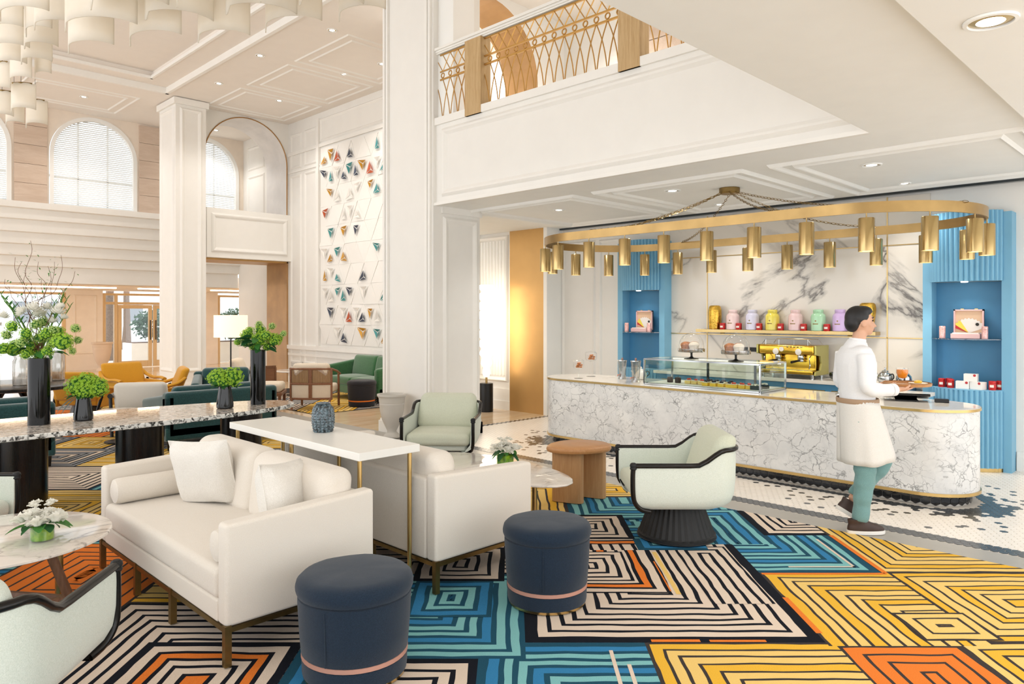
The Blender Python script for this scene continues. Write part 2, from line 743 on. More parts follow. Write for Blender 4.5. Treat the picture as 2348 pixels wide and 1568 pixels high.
mos = struct(MB().box(6.27, 9.75, -2.2, 8.42, 0, .003).build('floor_mosaic', 'tile_grout'), 'white hexagon mosaic floor with charcoal accents around the counter')
HEX = .0335
hexes = []
dx, dy = HEX * 1.5, HEX * math.sqrt(3)
i = 0
x = 6.27 + HEX
while x < 9.75:
    y = .4 + (dy / 2 if i % 2 else 0)
    while y < 8.4:
        d = counter_dist(x, y)
        if d > .03 and (x - 6.27) > .02:
            near = 1.0 if d < .12 + .05 * noise.noise((x * 3, y * 3, 0)) else 0
            end = d < .3 and ((y < CY0 + .2 and x < 7.9) or (y > CY1 - .3 and x < 7.6))
            if end and rnd.random() < .85 - d:
                near = 1
            band = x < 6.27 + .16
            bandY = y > 8.3
            p = 0
            if .1 < d < .75:
                p = .13 * max(0, 1 - (d - .1) / .72) + .015
                if noise.noise((x * 2.2, y * 2.2, 5)) > .05:
                    p *= 1.5
            dark = near or band or bandY or rnd.random() < p
            # hollow white centres in the border chain
            if band and .05 < x - 6.27 < .11 and int(y / dy) % 2 == 0:
                dark = True
            hexes.append((x, y, bool(dark)))
        y += dy
    x += dx
    i += 1


def hexmesh(c, r=HEX * .93, z0=.001, z1=.0065):
    return MB().prism([(c[0] + r * math.cos(R(60 * k)), c[1] + r * math.sin(R(60 * k))) for k in range(6)], z0, z1)


hexes.sort(key=lambda h: (h[0] + h[1]))
vis = [h for h in hexes if h[1] < h[0] * .95 and h[0] - h[1] < .704 * (h[0] + h[1]) and not (6.27 < h[0] < 6.9 and h[1] > 4.6)]
first = set(id(h) for h in vis[:290])
tw = hexmesh((0, 0)).build('hex_tile', 'tile_white', mos)
tdk = hexmesh((0, 0)).build('hex_tile', 'tile_charcoal', mos)
used = {0: None, 1: None}
for h in vis[:290]:
    src = tdk if h[2] else tw
    if used[int(h[2])] is None:
        used[int(h[2])] = 1
        o = src
    else:
        o = src.copy()
        COL.objects.link(o)
    o.location = (h[0], h[1], 0)
for dark, matn in ((False, 'tile_white'), (True, 'tile_charcoal')):
    mb = MB()
    for h in hexes:
        if id(h) not in first and h[2] == dark:
            mb.prism([(h[0] + HEX * .93 * math.cos(R(60 * k)), h[1] + HEX * .93 * math.sin(R(60 * k))) for k in range(6)], .001, .0065)
    o = mb.build('hex_tile_field', matn, mos)
    o['kind'] = 'stuff'

# ---- big near column beside the balcony
def column(name, x0, x1, y0, y1, z1, label, panel=True):
    o = struct(MB().box(x0, x1, y0, y1, 0, z1).build(name, 'wall_white'), label)
    b = MB().box(x0 - .03, x1 + .03, y0 - .03, y1 + .03, 0, .17)
    b.box(x0 - .018, x1 + .018, y0 - .018, y1 + .018, .17, .2)
    b.build('skirting', 'trim_white', o)
    if panel:
        m = MB()
        frame_ring(m, 'x', x0, -1, y0 + .09, y1 - .09, .42, z1 - .22, .1, .035)
        m.build('panel_moulding', 'trim_white', o)
        m = MB()
        frame_ring(m, 'y', y0, -1, x0 + .09, x1 - .09, .42, z1 - .22, .1, .035)
        m.build('panel_moulding', 'trim_white', o)
    return o


c1 = column('wall_column', 6.33, 7.2, 7.87, 9.05, ZH, 'broad white panelled column beside the grey urn', False)
m = MB()
for yy in (7.9, 8.9):
    m2 = MB().box(6.29, 6.33, yy, yy + .045, .2, ZH).box(6.275, 6.33, yy + .05, yy + .095, .2, ZH)
    m2.build('corner_moulding', 'trim_white', c1)
m = MB()
frame_ring(m, 'y', 7.87, -1, 6.5, 7.16, .36, 3.12, .1, .03)
m.build('panel_moulding', 'trim_white', c1)
MB().box(6.47, 7.22, 7.84, 7.87, 3.16, ZL).build('capital', 'trim_white', c1)
MB().box(6.26, 7.23, 7.84, 9.08, 0, .17).box(6.28, 7.22, 7.855, 9.065, .17, .2).build('skirting', 'trim_white', c1)
c2 = column('wall_column', 6.2, 6.88, 16.9, 17.9, ZH, 'white panelled column left of the tall arch')
MB().box(6.15, 6.93, 16.85, 17.95, ZH - .16, ZH - .02).build('capital', 'trim_white', c2)

# ---- low ceiling over the cafe, its beam, and the balcony fascia
cl = struct(MB().box(XF, 9.95, -3, 8.0, ZL, 4.3).box(7.3, 9.95, 8.0, 10.15, ZL, 4.3).build('ceiling_cafe', 'ceiling_white'), 'low white ceiling over the cafe counter')
for (y0, y1) in ((1.2, 3.36), (3.62, 5.62), (5.9, 8.0)):
    m = MB()
    frame_ring(m, 'z', ZL, -1, 6.98, 9.42, y0, y1, .07, .035)
    m.build('ceiling_moulding', 'bright_white', cl)
    m = MB()
    frame_ring(m, 'z', ZL, -1, 7.16, 9.24, y0 + .18, y1 - .18, .06, .03)
    m.build('ceiling_moulding', 'bright_white', cl)
MB().box(9.62, 9.7, -3, 8.6, ZL - .03, ZL).build('shadow_gap', 'chrome_dark', cl)
fa = struct(MB().box(XF - .02, XF, 2.16, 7.87, ZL, 4.42).build('wall_fascia', 'wall_white'), 'white balcony fascia with a long moulded panel')
m = MB()
frame_ring(m, 'x', XF - .02, -1, 2.0, 7.74, 3.36, 4.3, .1, .035)
m.build('panel_moulding', 'trim_white', fa)
MB().box(XF - .06, XF - .02, 2.16, 7.87, ZL, 3.29).build('drip_moulding', 'trim_white', fa)
MB().box(XF - .05, XF + .35, 2.16, 7.87, 4.36, 4.46).build('balcony_kerb', 'trim_white', fa)
bm_ = struct(MB().box(-3.5, XF, 1.1, 2.16, ZL, 6.65).build('ceiling_beam', 'ceiling_white'), 'wide white ceiling beam along the open void')
dr = struct(MB().box(-2.5, 9.95, -2.2, 1.09, 3.16, 3.6).build('ceiling_near', 'bright_white'), 'low smooth white ceiling above the near seating')
# ---- back wall of the cafe
wb = struct(MB().box(9.7, 9.95, -3, 8.55, 0, ZL).build('wall_back', 'wall_white'), 'white cafe back wall')
MB().box(9.67, 9.7, -1, 1.74, 0, .16).box(9.68, 9.7, -1, 1.74, .16, .22).build('skirting', 'trim_white', wb)
for a, b in ((7.15, 7.62), (7.7, 8.45)):
    m = MB()
    frame_ring(m, 'x', 9.7, -1, a, b, .35, 3.0, .06, .025)
    m.build('panel_moulding', 'trim_white', wb)
# marble slabs and gold strips
ys = (2.6, 3.08, 5.57, 6.22)
zs = (.92, 1.455, 2.6, 3.2)
for a, b in zip(ys, ys[1:]):
    for c, d in zip(zs, zs[1:]):
        MB().box(9.672, 9.7, a + .004, b - .004, c + .004, d - .004).build('marble_slab', 'wall_marble' if (a, c) in ((3.08, 1.455), (5.57, 1.455)) else 'wall_marble_side', wb)
for y in ys[1:-1]:
    MB().box(9.665, 9.7, y - .006, y + .006, .92, 3.2).build('gold_strip', 'brass', wb)
for z in zs[1:-1]:
    MB().box(9.665, 9.7, 2.6, 6.22, z - .006, z + .006).build('gold_strip', 'brass', wb)
MB().box(9.66, 9.671, 4.72, 4.9, 1.22, 1.28).build('socket_plate', 'black_metal', wb)
MB().box(9.66, 9.671, 4.93, 5.12, 1.22, 1.28).build('socket_plate', 'black_metal', wb)
MB().box(9.66, 9.671, 4.62, 4.69, 1.06, 1.18).build('socket_plate', 'black_metal', wb)
# bronze panel and reeded wall beside it
wg = struct(MB().box(9.3, 9.7, 8.52, 9.36, 0, ZL).build('wall_bronze', 'bronze_wall'), 'brushed bronze wall panel beside the cafe')
MB().box(9.29, 9.7, 8.44, 8.52, 0, ZL).build('door_jamb', 'bright_white', wg)
wr = struct(MB().box(9.34, 9.7, 9.36, 10.6, 0, ZL).build('wall_reeded', 'wall_white'), 'pale reeded wall panel behind the glowing floor lamp')
for k in range(9):
    y = 9.55 + k * .085
    MB().lathe([(.03, .62), (.03, 3.1)], 10, (9.34, y, 0)).build('reed', 'bright_white', wr, True)
m = MB()
frame_ring(m, 'x', 9.34, -1, 9.42, 10.5, .5, 3.2, .09, .05)
m.build('panel_moulding', 'trim_white', wr)
MB().box(9.3, 9.34, 9.36, 10.6, 0, .16).box(9.315, 9.34, 9.36, 10.6, .16, .38).build('skirting', 'trim_white', wr)
# ---- upper gallery behind the railing


def arch_wall(mb, pos, depth, u0, u1, z0, z1, arches, n=24, mi=0, mi_in=1, ends=True):
    """wall in plane y=pos..pos+depth with round-headed openings (uc, r, zb, zs)"""
    cuts = sorted(arches)
    for y in (pos, pos + depth):
        u = u0
        for uc, r, zb, zs_ in cuts:
            if uc - r > u:
                mb.add([(u, y, z0), (uc - r, y, z0), (uc - r, y, z1), (u, y, z1)], [(0, 1, 2, 3)], mi)
            if zb > z0:
                mb.add([(uc - r, y, z0), (uc + r, y, z0), (uc + r, y, zb), (uc - r, y, zb)], [(0, 1, 2, 3)], mi)
            pts = [(uc - r * math.cos(PI * k / n), zs_ + r * math.sin(PI * k / n)) for k in range(n + 1)]
            for p, q in zip(pts, pts[1:]):
                mb.add([(p[0], y, p[1]), (q[0], y, q[1]), (q[0], y, z1), (p[0], y, z1)], [(0, 1, 2, 3)], mi)
            u = uc + r
        if u < u1:
            mb.add([(u, y, z0), (u1, y, z0), (u1, y, z1), (u, y, z1)], [(0, 1, 2, 3)], mi)
    for uc, r, zb, zs_ in cuts:
        pts = [(uc - r, zb)] + [(uc - r * math.cos(PI * k / n), zs_ + r * math.sin(PI * k / n)) for k in range(n + 1)] + [(uc + r, zb)]
        for p, q in zip(pts, pts[1:]):
            mb.add([(p[0], pos, p[1]), (q[0], pos, q[1]), (q[0], pos + depth, q[1]), (p[0], pos + depth, p[1])], [(0, 1, 2, 3)], mi_in)
        if zb > z0:
            mb.add([(uc - r, pos, zb), (uc + r, pos, zb), (uc + r, pos + depth, zb), (uc - r, pos + depth, zb)], [(0, 1, 2, 3)], mi)
    if ends:
        for u in (u0, u1):
            mb.add([(u, pos, z0), (u, pos + depth, z0), (u, pos + depth, z1), (u, pos, z1)], [(0, 1, 2, 3)], mi)
    return mb


m = MB()
arch_wall(m, 8.05, .75, 6.45, 9.45, 4.31, ZH, [(7.56, 1.08, 4.31, 5.5)])
ga = struct(m.build('wall_gallery', ['trim_white', 'bronze_plaster']), 'upper gallery wall with a bronze lined arch')
struct(MB().box(7.3, 9.45, 10.0, 10.15, 4.3, ZH).build('wall_gallery_rear', 'cream_stone_wall'), 'cream wall seen through the gallery arch')
ge = struct(MB().box(9.3, 9.5, -2, 8.05, 4.3, ZH).build('wall_gallery_end', 'wall_white'), 'upper gallery end wall clad in pale stone')
for k, (a, b) in enumerate(((4.6, 6.6), (2.5, 4.5), (.4, 2.4))):
    for c in range(3):
        MB().box(9.27, 9.3, a, b, 4.35 + c * .78, 4.35 + c * .78 + .765).build('stone_block', 'beige_stone', ge)
struct(MB().box(6.42, 6.8, 7.55, 7.87, 4.46, ZH).build('wall_gallery_pier', 'bright_white'), 'white pier at the gallery end')
# ---- high ceiling with coffer
hc = struct(MB().box(6.0, 9.75, 2.1, 20.3, ZH, ZH + .3).box(-6, 6.0, 16.8, 20.3, ZH, ZH + .3).build('ceiling', 'ceiling_warm'), 'high warm white ceiling of the hall')
co = MB().box(-6, 6.0, 1.2, 16.8, ZH + .24, ZH + .3)
co.box(5.5, 6.0, 1.2, 16.3, ZH + .1, ZH + .24).box(-6, 6.0, 16.3, 16.8, ZH + .1, ZH + .24)
co.build('coffer', 'ceiling_warm', hc)
MB().box(5.93, 6.0, 1.2, 16.8, ZH - .03, ZH + .1).box(-6, 6.0, 16.73, 16.8, ZH - .03, ZH + .1).build('coffer_moulding', 'trim_white', hc)
MB().box(5.45, 5.5, 1.2, 16.3, ZH + .08, ZH + .14).box(-6, 5.5, 16.25, 16.3, ZH + .08, ZH + .14).build('coffer_moulding', 'trim_white', hc)
for (x0, x1, y0, y1) in ((6.95, 8.95, 15.25, 17.1), (6.95, 8.95, 13.15, 14.98), (6.95, 8.95, 11.0, 12.92), (3.5, 5.7, 17.6, 19.4), (.8, 3.2, 17.6, 19.4)):
    for i in (0, .2):
        m = MB()
        frame_ring(m, 'z', ZH, -1, x0 + i, x1 - i, y0 + i, y1 - i, .06, .02)
        m.build('ceiling_moulding', 'trim_white', hc)
# ---- long right wall with the art
wl = struct(MB().box(9.2, 9.45, 10.2, 20.3, 0, ZH).build('wall_right', 'wall_white'), 'tall white panelled wall carrying the triangle relief')
for (y0, y1, z0, z1) in ((12.2, 15.8, 5.92, 6.5), (15.95, 16.55, 5.45, 6.35), (15.95, 16.55, .5, 5.3), (16.7, 17.25, 5.45, 6.35), (16.7, 17.25, .5, 5.3), (18.7, 19.7, 5.75, 6.4), (18.7, 19.7, 3.2, 5.6)):
    m = MB()
    frame_ring(m, 'x', 9.2, -1, y0, y1, z0, z1, .08, .03)
    m.build('panel_moulding', 'trim_white', wl)
for (z0, z1, d) in ((.86, .96, .06), (.7, .76, .035), (.0, .16, .03), (5.8, 5.88, .05), (5.36, 5.4, .03)):
    MB().box(9.2 - d, 9.2, 10.2, 17.35, z0, z1).build('chair_rail', 'trim_white', wl)
for y0 in (16.0, 16.62):
    g_ = MB().box(9.17, 9.2, y0, y0 + .55, .42, .54).build('wall_grille', 'floor_grey', wl)
    for k in range(4):
        MB().box(9.165, 9.17, y0 + .02, y0 + .53, .435 + k * .027, .448 + k * .027).build('grille_slat', 'trim_white', g_)
m = MB().box(9.13, 9.2, 15.78, 15.88, .96, 6.5).build('wall_pilaster_strip', 'trim_white', wl)
# ---- arch wall at the hall's end with its box balcony
m = MB()
arch_wall(m, 17.4, 1.1, 6.88, 9.25, 4.2, ZH, [(8.1, 1.06, 4.2, 5.55)], 30)
aw = struct(m.build('wall_arch', ['trim_white', 'silver_plaster']), 'white wall with a tall round-headed arch')
mb = MB()
n = 30
prof = [(8.1 - 1.06, 4.2)] + [(8.1 - 1.06 * math.cos(PI * k / n), 5.55 + 1.06 * math.sin(PI * k / n)) for k in range(n + 1)] + [(8.1 + 1.06, 4.2)]
mb.tube([(p[0], 17.39, p[1]) for p in prof], .014, 6)
mb.build('arch_bead', 'bronze_edge', aw)
MB().box(6.88, 7.04, 17.4, 18.5, 0, 4.2).build('jamb', 'bronze_wall', aw)
MB().box(9.16, 9.25, 17.4, 18.5, 0, 3.1).build('jamb', 'bronze_plaster', aw)
MB().box(7.04, 9.2, 17.4, 18.5, 3.06, 3.1).build('soffit', 'bronze_wall', aw)
bx = MB().box(7.02, 9.18, 17.2, 17.45, 3.1, 4.28).box(7.04, 9.2, 17.45, 18.5, 3.1, 3.3)
pb = bx.build('balcony_front', 'trim_white', aw)
m = MB()
frame_ring(m, 'y', 17.2, -1, 7.12, 9.08, 3.22, 4.16, .12, .04)
m.build('panel_moulding', 'trim_white', pb)
# ---- far upper wall with arched windows, at y = 20
wins = [(2.7, .97), (5.4, .97), (8.08, .97)]
m = MB()
arch_wall(m, 20.0, .3, -4, 9.3, 4.3, ZH, [(u, r, 4.36, 5.62) for u, r in wins], 24)
wf = struct(m.build('wall_far', ['cream_stone_wall', 'bright_white']), 'upper far wall with arched windows')
for (a, b) in ((.95, 1.65), (3.72, 4.38), (6.42, 7.06)):
    for k in range(5):
        MB().box(a, b, 19.955, 20.0, 4.36 + k * .45, min(ZH, 4.36 + k * .45 + .442)).build('stone_block', 'beige_stone', wf)
for wi, (u, r) in enumerate(wins):
    wn = struct(MB().box(u - r, u + r, 20.2, 20.21, 4.36, 4.4).build('window_%d' % (wi + 1), 'bright_white'), 'arched window with white horizontal blinds')
    n = 24
    fr = MB()
    for rr0, rr1, y0, y1 in ((r, r - .09, 19.96, 20.1),):
        o_ = [(u - rr0, 4.36)] + [(u - rr0 * math.cos(PI * k / n), 5.62 + rr0 * math.sin(PI * k / n)) for k in range(n + 1)] + [(u + rr0, 4.36)]
        i_ = [(u - rr1, 4.36)] + [(u - rr1 * math.cos(PI * k / n), 5.62 + rr1 * math.sin(PI * k / n)) for k in range(n + 1)] + [(u + rr1, 4.36)]
        for (p, q, a, b) in zip(o_, o_[1:], i_, i_[1:]):
            fr.add([(p[0], y0, p[1]), (q[0], y0, q[1]), (b[0], y0, b[1]), (a[0], y0, a[1])], [(0, 1, 2, 3)])
            fr.add([(a[0], y0, a[1]), (b[0], y0, b[1]), (b[0], y1, b[1]), (a[0], y1, a[1])], [(0, 1, 2, 3)])
    fr.build('window_frame', 'bright_white', wn)
    for du in (-.33, .33):
        MB().box(u + du - .02, u + du + .02, 20.12, 20.16, 4.36, 6.45).build('mullion', 'bright_white', wn)
    MB().box(u - r, u + r, 20.12, 20.16, 5.05, 5.1).build('mullion', 'bright_white', wn)
    z = 4.4
    sl = None
    while z < 6.5:
        rr = r - .09
        hw = rr if z < 5.62 else math.sqrt(max(.001, rr * rr - (z - 5.62) ** 2))
        if sl is None:
            mb = MB().box(-1, 1, -.026, .026, -.0015, .0015)
            sl = mb.build('blind_slat', 'bright_white', wn)
            o = sl
        else:
            o = sl.copy()
            COL.objects.link(o)
        o.scale = (hw, 1, 1)
        o.location = (u, 20.06, z)
        o.rotation_euler = (R(48), 0, 0)
        z += .048
    MB().box(u - r + .02, u + r - .02, 20.17, 20.175, 4.36, 6.55).build('window_pane', 'window_glass', wn)
# stepped cornice below the windows
st = [(19.88, 4.36), (19.88, 4.2)]
steps = [(4.2, 19.95), (3.95, 20.03), (3.66, 20.11), (3.39, 20.19), (3.12, 20.27), (2.88, 20.35)]
poly = [(20.6, 4.36), (19.86, 4.36)]
z = 4.36
for (zb, yy), nz in zip(steps, [s[0] for s in steps[1:]] + [2.5]):
    poly += [(poly[-1][0], zb + .02), (yy, zb)]
poly += [(20.35, 2.5), (20.6, 2.5)]
M = Matrix(((0, 0, 1, 0), (1, 0, 0, 0), (0, 1, 0, 0), (0, 0, 0, 1)))
struct(MB().prism(poly, -4, 9.2, M=M).build('wall_cornice', 'wall_white'), 'stepped white cornice below the arched windows')
# ---- entrance lobby under the far wall
lo = struct(MB().box(-4, 14, 20.5, 26, 2.5, 2.8).build('ceiling_lobby', 'cream_stone_wall'), 'low cream lobby ceiling with light coves')
for (x0, x1, y) in ((1.5, 6.6, 22.4), (7.2, 9.0, 22.4), (9.3, 11, 22.4)):
    MB().box(x0, x1, y, y + .12, 2.47, 2.5).build('cove_light', 'cove_strip', lo)
le = struct(MB().box(9.9, 10.8, 25.5, 25.9, 0, 2.5).box(12.9, 14, 25.5, 25.9, 0, 2.5).box(6.1, 7.12, 25.5, 25.9, 0, 2.5).box(-4, 1.2, 25.5, 25.9, 0, 2.5).build('wall_entrance', 'cream_stone_wall'), 'cream entrance wall piers')
m = MB()
frame_ring(m, 'y', 25.5, -1, 6.3, 6.95, .5, 2.35, .07, .03)
m.build('panel_moulding', 'cream_stone_wall', le)
struct(MB().box(13.9, 14.2, 18.6, 26, 0, 2.5).build('wall_lobby', 'entrance_oak'), 'oak veneered lobby side wall')


def glazing(name, label, x0, x1, muls, tz, zt=2.42, doors=()):
    """oak framed glazing in the plane y=25.6"""
    w = struct(MB().box(x0, x1, 25.55, 25.68, zt - .07, zt).build(name, 'entrance_oak'), label)
    for x in [x0 + .05] + list(muls) + [x1 - .05]:
        MB().box(x - .05, x + .05, 25.55, 25.68, 0, zt - .07).build('frame_post', 'entrance_oak', w)
    if tz:
        MB().box(x0, x1, 25.56, 25.67, tz - .04, tz + .04).build('transom', 'entrance_oak', w)
    for (a, b) in doors:
        d = MB().box(a, a + .11, 25.56, 25.63, .02, tz - .05).box(b - .11, b, 25.56, 25.63, .02, tz - .05).box(a + .11, b - .11, 25.56, 25.63, .02, .22).box(a + .11, b - .11, 25.56, 25.63, tz - .17, tz - .05)
        d = d.build('door_leaf', 'entrance_oak', w)
    MB().box(x0 + .02, x1 - .02, 25.61, 25.615, .02, zt - .05).build('window_pane', 'window_glass', w)
    return w


glazing('window_4', 'oak framed lobby window behind the flower jars', 1.2, 6.1, (3.6,), 0)
d1 = glazing('door_1', 'oak framed glass entrance doors', 7.12, 9.9, (7.52,), 2.1, 2.42, ((7.58, 8.62), (8.66, 9.7)))
for x in (8.55, 8.72):
    MB().tube([(x, 25.5, .9), (x, 25.5, 1.55)], .018, 8).build('door_pull', 'black_metal', d1, True)
glazing('window_5', 'oak framed lobby window behind the floor lamp', 10.8, 12.9, (12.0,), 0)
# ---- outside
struct(MB().box(-12, 30, 26, 70, -.25, -.05).build('ground', 'tile_white'), 'pale paving outside the entrance')


def shrub_mesh(mb, c, r, n, seed, size=.09, sq=.8):
    rr = random.Random(seed)
    for _ in range(n):
        d = Vector((rr.gauss(0, 1), rr.gauss(0, 1), rr.gauss(0, 1))).normalized() * (r * rr.uniform(.55, 1.05))
        p = Vector(c) + Vector((d.x, d.y, d.z * sq))
        a = Vector((rr.gauss(0, 1), rr.gauss(0, 1), rr.gauss(0, 1))).normalized() * size
        b = a.orthogonal().normalized() * size * .5
        mb.add([p - a, p + b, p + a, p - b], [(0, 1, 2, 3)])
    return mb


for nm, x, y, lab in (('planter', 9.75, 28.5, 'stone planter box outside the entrance doors'), ('planter', 12.4, 27.6, 'stone planter box outside the window by the floor lamp')):
    p = thing(nm, lab, 'planter', (x, y, -.05))
    MB().box(-1.0, 1.0, -.5, .5, 0, .75).build('box', 'cream_stone_wall', p)
    MB().box(-.92, .92, -.42, .42, .75, .77).build('soil', 'branch_brown', p)
    s = thing('shrub', lab.replace('stone planter box', 'clipped grey green shrub in the planter'), 'shrub', (x, y, .73))
    mb = MB()
    shrub_mesh(mb, (0, 0, .62), .8, 900, int(x * 10), .09, .75)
    mb.build('foliage', 'hedge_leaf', s)['kind'] = 'stuff'
    MB().tube([(0, 0, 0), (.05, 0, .4)], .03, 6).build('stem', 'branch_brown', s)
for k, (x, y, lab) in enumerate(((8.9, 31, 'palm tree seen left of the entrance door frame'), (12.25, 40, 'palm tree seen through the entrance door glass'))):
    p = thing('palm_tree', lab, 'tree', (x, y, -.05))
    MB().tube([(0, 0, 0), (.03, 0, 1.2), (0, 0, 2.6), (.05, 0, 4.2)], [.24, .17, .14, .13], 10).build('trunk', 'palm_trunk', p, True)
    mb = MB()
    rr = random.Random(k)
    for q in range(22):
        az = q * 2.4
        for t in range(14):
            s_ = .25 + t * .13
            z = 4.2 + .5 * math.sin(s_ * 1.6) - s_ * s_ * .28
            cpt = Vector((math.cos(az) * s_, math.sin(az) * s_, z))
            sd = Vector((-math.sin(az), math.cos(az), -.5)) * (.35 * (1 - t / 16))
            for sg in (1, -1):
                e = cpt + Vector((sd.x * sg, sd.y * sg, sd.z))
                mb.add([cpt, cpt + Vector((math.cos(az) * .05, math.sin(az) * .05, 0)), e], [(0, 1, 2)])
    mb.build('frond_crown', 'hedge_leaf', p)['kind'] = 'stuff'
bd = thing('building', 'pale apartment block far beyond the entrance', 'building', (18, 62, -.05))
MB().box(-9, 9, 0, 8, 0, 8).build('facade', 'bright_white', bd)
for r_ in range(2):
    for c_ in range(9):
        MB().box(-8.4 + c_ * 1.9, -7.3 + c_ * 1.9, -.06, 0, 1.2 + r_ * 3, 2.7 + r_ * 3).build('window', 'yarn_grey', bd)
# ------------------------------------------------------------------ carpet: nested wobbly tufted bands
YN = ['yarn_navy', 'yarn_cream', 'yarn_orange', 'yarn_yellow', 'yarn_pale_yellow', 'yarn_brown', 'yarn_teal', 'yarn_petrol', 'yarn_blue', 'yarn_grey']
NAVY, CREAM, ORANGE, YELLOW, PALE, BROWN, TEAL, PETROL, BLUE, GREY = range(10)
PAL = {'cream': (NAVY, [CREAM], .05, .026), 'yellow': (BROWN, [YELLOW, PALE, PALE], .058, .018), 'teal': (PETROL, [TEAL, TEAL, BLUE], .046, .03),
       'blue': (PETROL, [BLUE, TEAL], .05, .028), 'orange': (BROWN, [ORANGE], .075, .018), 'mix': (NAVY, [CREAM, ORANGE, CREAM], .05, .026), 'grey': (NAVY, [GREY, CREAM, GREY], .045, .028)}


ZI = [0]


def zone(mb, a0, a1, b0, b1, pal, sides='LRBT', z=.011, seed=0, border=.05, step=.09, first=None):
    """nested rings inset from the named sides only; the other sides run off the zone edge"""
    line, cols, ws, wl_ = PAL[pal]
    ZI[0] += 1
    z = z + ZI[0] * .00001
    sL, sR, sB, sT = ('L' in sides), ('R' in sides), ('B' in sides), ('T' in sides)
    ins = [0, border]
    mats_ = [line]
    k = 0
    while True:
        w = ws * (1 + .15 * math.sin(seed + k * 1.7))
        ins.append(ins[-1] + w)
        mats_.append(cols[(k + seed) % len(cols)])
        ins.append(ins[-1] + wl_)
        mats_.append(line)
        k += 1
        d = ins[-1] + .01
        if (sL + sR) and (a1 - a0) - d * (sL + sR) < .09 or (sB + sT) and (b1 - b0) - d * (sB + sT) < .09 or k > 60:
            break

    def outline(d, amp):
        A0, A1, B0, B1 = a0 + d * sL, a1 - d * sR, b0 + d * sB, b1 - d * sT
        na, nb = max(2, int((a1 - a0) / step)), max(2, int((b1 - b0) / step))
        pts = [(A0 + (A1 - A0) * i / na, B0) for i in range(na)] + [(A1, B0 + (B1 - B0) * i / nb) for i in range(nb)]
        pts += [(A1 - (A1 - A0) * i / na, B1) for i in range(na)] + [(A0, B1 - (B1 - B0) * i / nb) for i in range(nb)]
        out = []
        for (a, b) in pts:
            n1 = noise.noise((a * 5.5, b * 5.5, seed + d * 7)) * amp
            n2 = noise.noise((a * 5.5, b * 5.5, seed + 40 + d * 7)) * amp
            aa = min(max(a + n1, a0), a1)
            bb = min(max(b + n2, b0), b1)
            if not sL and a <= a0 + 1e-6: aa = a0
            if not sR and a >= a1 - 1e-6: aa = a1
            if not sB and b <= b0 + 1e-6: bb = b0
            if not sT and b >= b1 - 1e-6: bb = b1
            out.append((aa, bb))
        return out

    def P(p):
        return ((p[0] + p[1]) * S2, (p[1] - p[0]) * S2, z)
    prev = outline(0, 0)
    base = len(mb.v)
    n = len(prev)
    mb.v += [P(p) for p in prev]
    for j, (d, mi) in enumerate(zip(ins[1:], mats_)):
        cur = outline(d, .013)
        mb.v += [P(p) for p in cur]
        for i in range(n):
            a, b = base + j * n + i, base + j * n + (i + 1) % n
            mb.f.append((a, b, b + n, a + n))
            mb.m.append(mi)
    k0 = base + (len(ins) - 1) * n
    cen = Vector((0, 0, 0))
    for q in mb.v[k0:k0 + n]:
        cen += Vector(q)
    mb.v.append(tuple(cen / n))
    for i in range(n):
        mb.f.append((k0 + i, k0 + (i + 1) % n, k0 + n))
        mb.m.append(cols[(k + seed) % len(cols)])


cb = MB()
# random ground of the same kinds of fields, in the 45 degree carpet axes (a across, b away)
rr = random.Random(21)
b = 1.2
while b < 16.5:
    hb = rr.choice((.7, .9, 1.1))
    a = -10.0
    while a < 5.5:
        wa = rr.choice((.8, 1.0, 1.3, 1.6))
        if b > 7.5:
            pal = rr.choice(('yellow', 'yellow', 'grey', 'cream', 'grey', 'orange', 'mix'))
        else:
            pal = rr.choice(('cream', 'teal', 'yellow', 'cream', 'blue'))
        zone(cb, a, a + wa, b, b + hb, pal, rr.choice(('LRBT', 'LB', 'RT', 'LT', 'RB', 'LRT')), .008, rr.randint(0, 30), .03, .25 if b > 7 else .14)
        a += wa
    b += hb
# the fields the photograph shows, nearest to farthest
Z = lambda *q, **k: zone(cb, *q, **k)
Z(-.95, -.17, 2.7, 3.66, 'cream', 'RT', seed=1)
Z(-.17, .70, 2.6, 3.84, 'teal', 'LT', seed=2)
Z(.70, 1.70, 2.6, 3.84, 'yellow', 'LT', seed=3, border=.02)
Z(1.70, 2.34, 2.6, 3.80, 'orange', 'LRT', seed=4, border=.02)
Z(2.34, 3.9, 2.4, 3.84, 'yellow', 'LT', seed=5, border=.02)
Z(-.75, .07, 3.66, 4.85, 'teal', 'RBT', seed=6, border=.03)
Z(-.62, -.12, 4.16, 4.72, 'teal', 'LRBT', seed=8, z=.0125, border=.03)
Z(.07, 1.66, 3.84, 5.48, 'cream', 'RBL', seed=7, border=.07)
Z(.20, .99, 4.52, 5.34, 'mix', 'RB', seed=9, z=.0125, border=.02)
Z(.28, .80, 4.72, 5.30, 'cream', 'LRBT', seed=10, z=.014, border=.02)
Z(1.20, 1.58, 4.35, 5.42, 'cream', 'LRT', seed=11, z=.0125, border=.02)
Z(.93, 1.45, 5.34, 5.62, 'blue', 'LB', seed=12, z=.0125)
Z(.25, .93, 5.48, 5.62, 'mix', 'B', seed=13, z=.0125, border=.02)
Z(.30, .95, 5.60, 6.28, 'cream', 'LRBT', seed=14, z=.0125, border=.05)
Z(.50, 1.58, 6.15, 6.88, 'teal', 'LRB', seed=15, z=.0115)
Z(.40, 1.30, 6.88, 7.5, 'yellow', 'LRBT', seed=16)
Z(-.12, .52, 5.6, 7.4, 'yellow', 'LRT', seed=17, z=.0112)
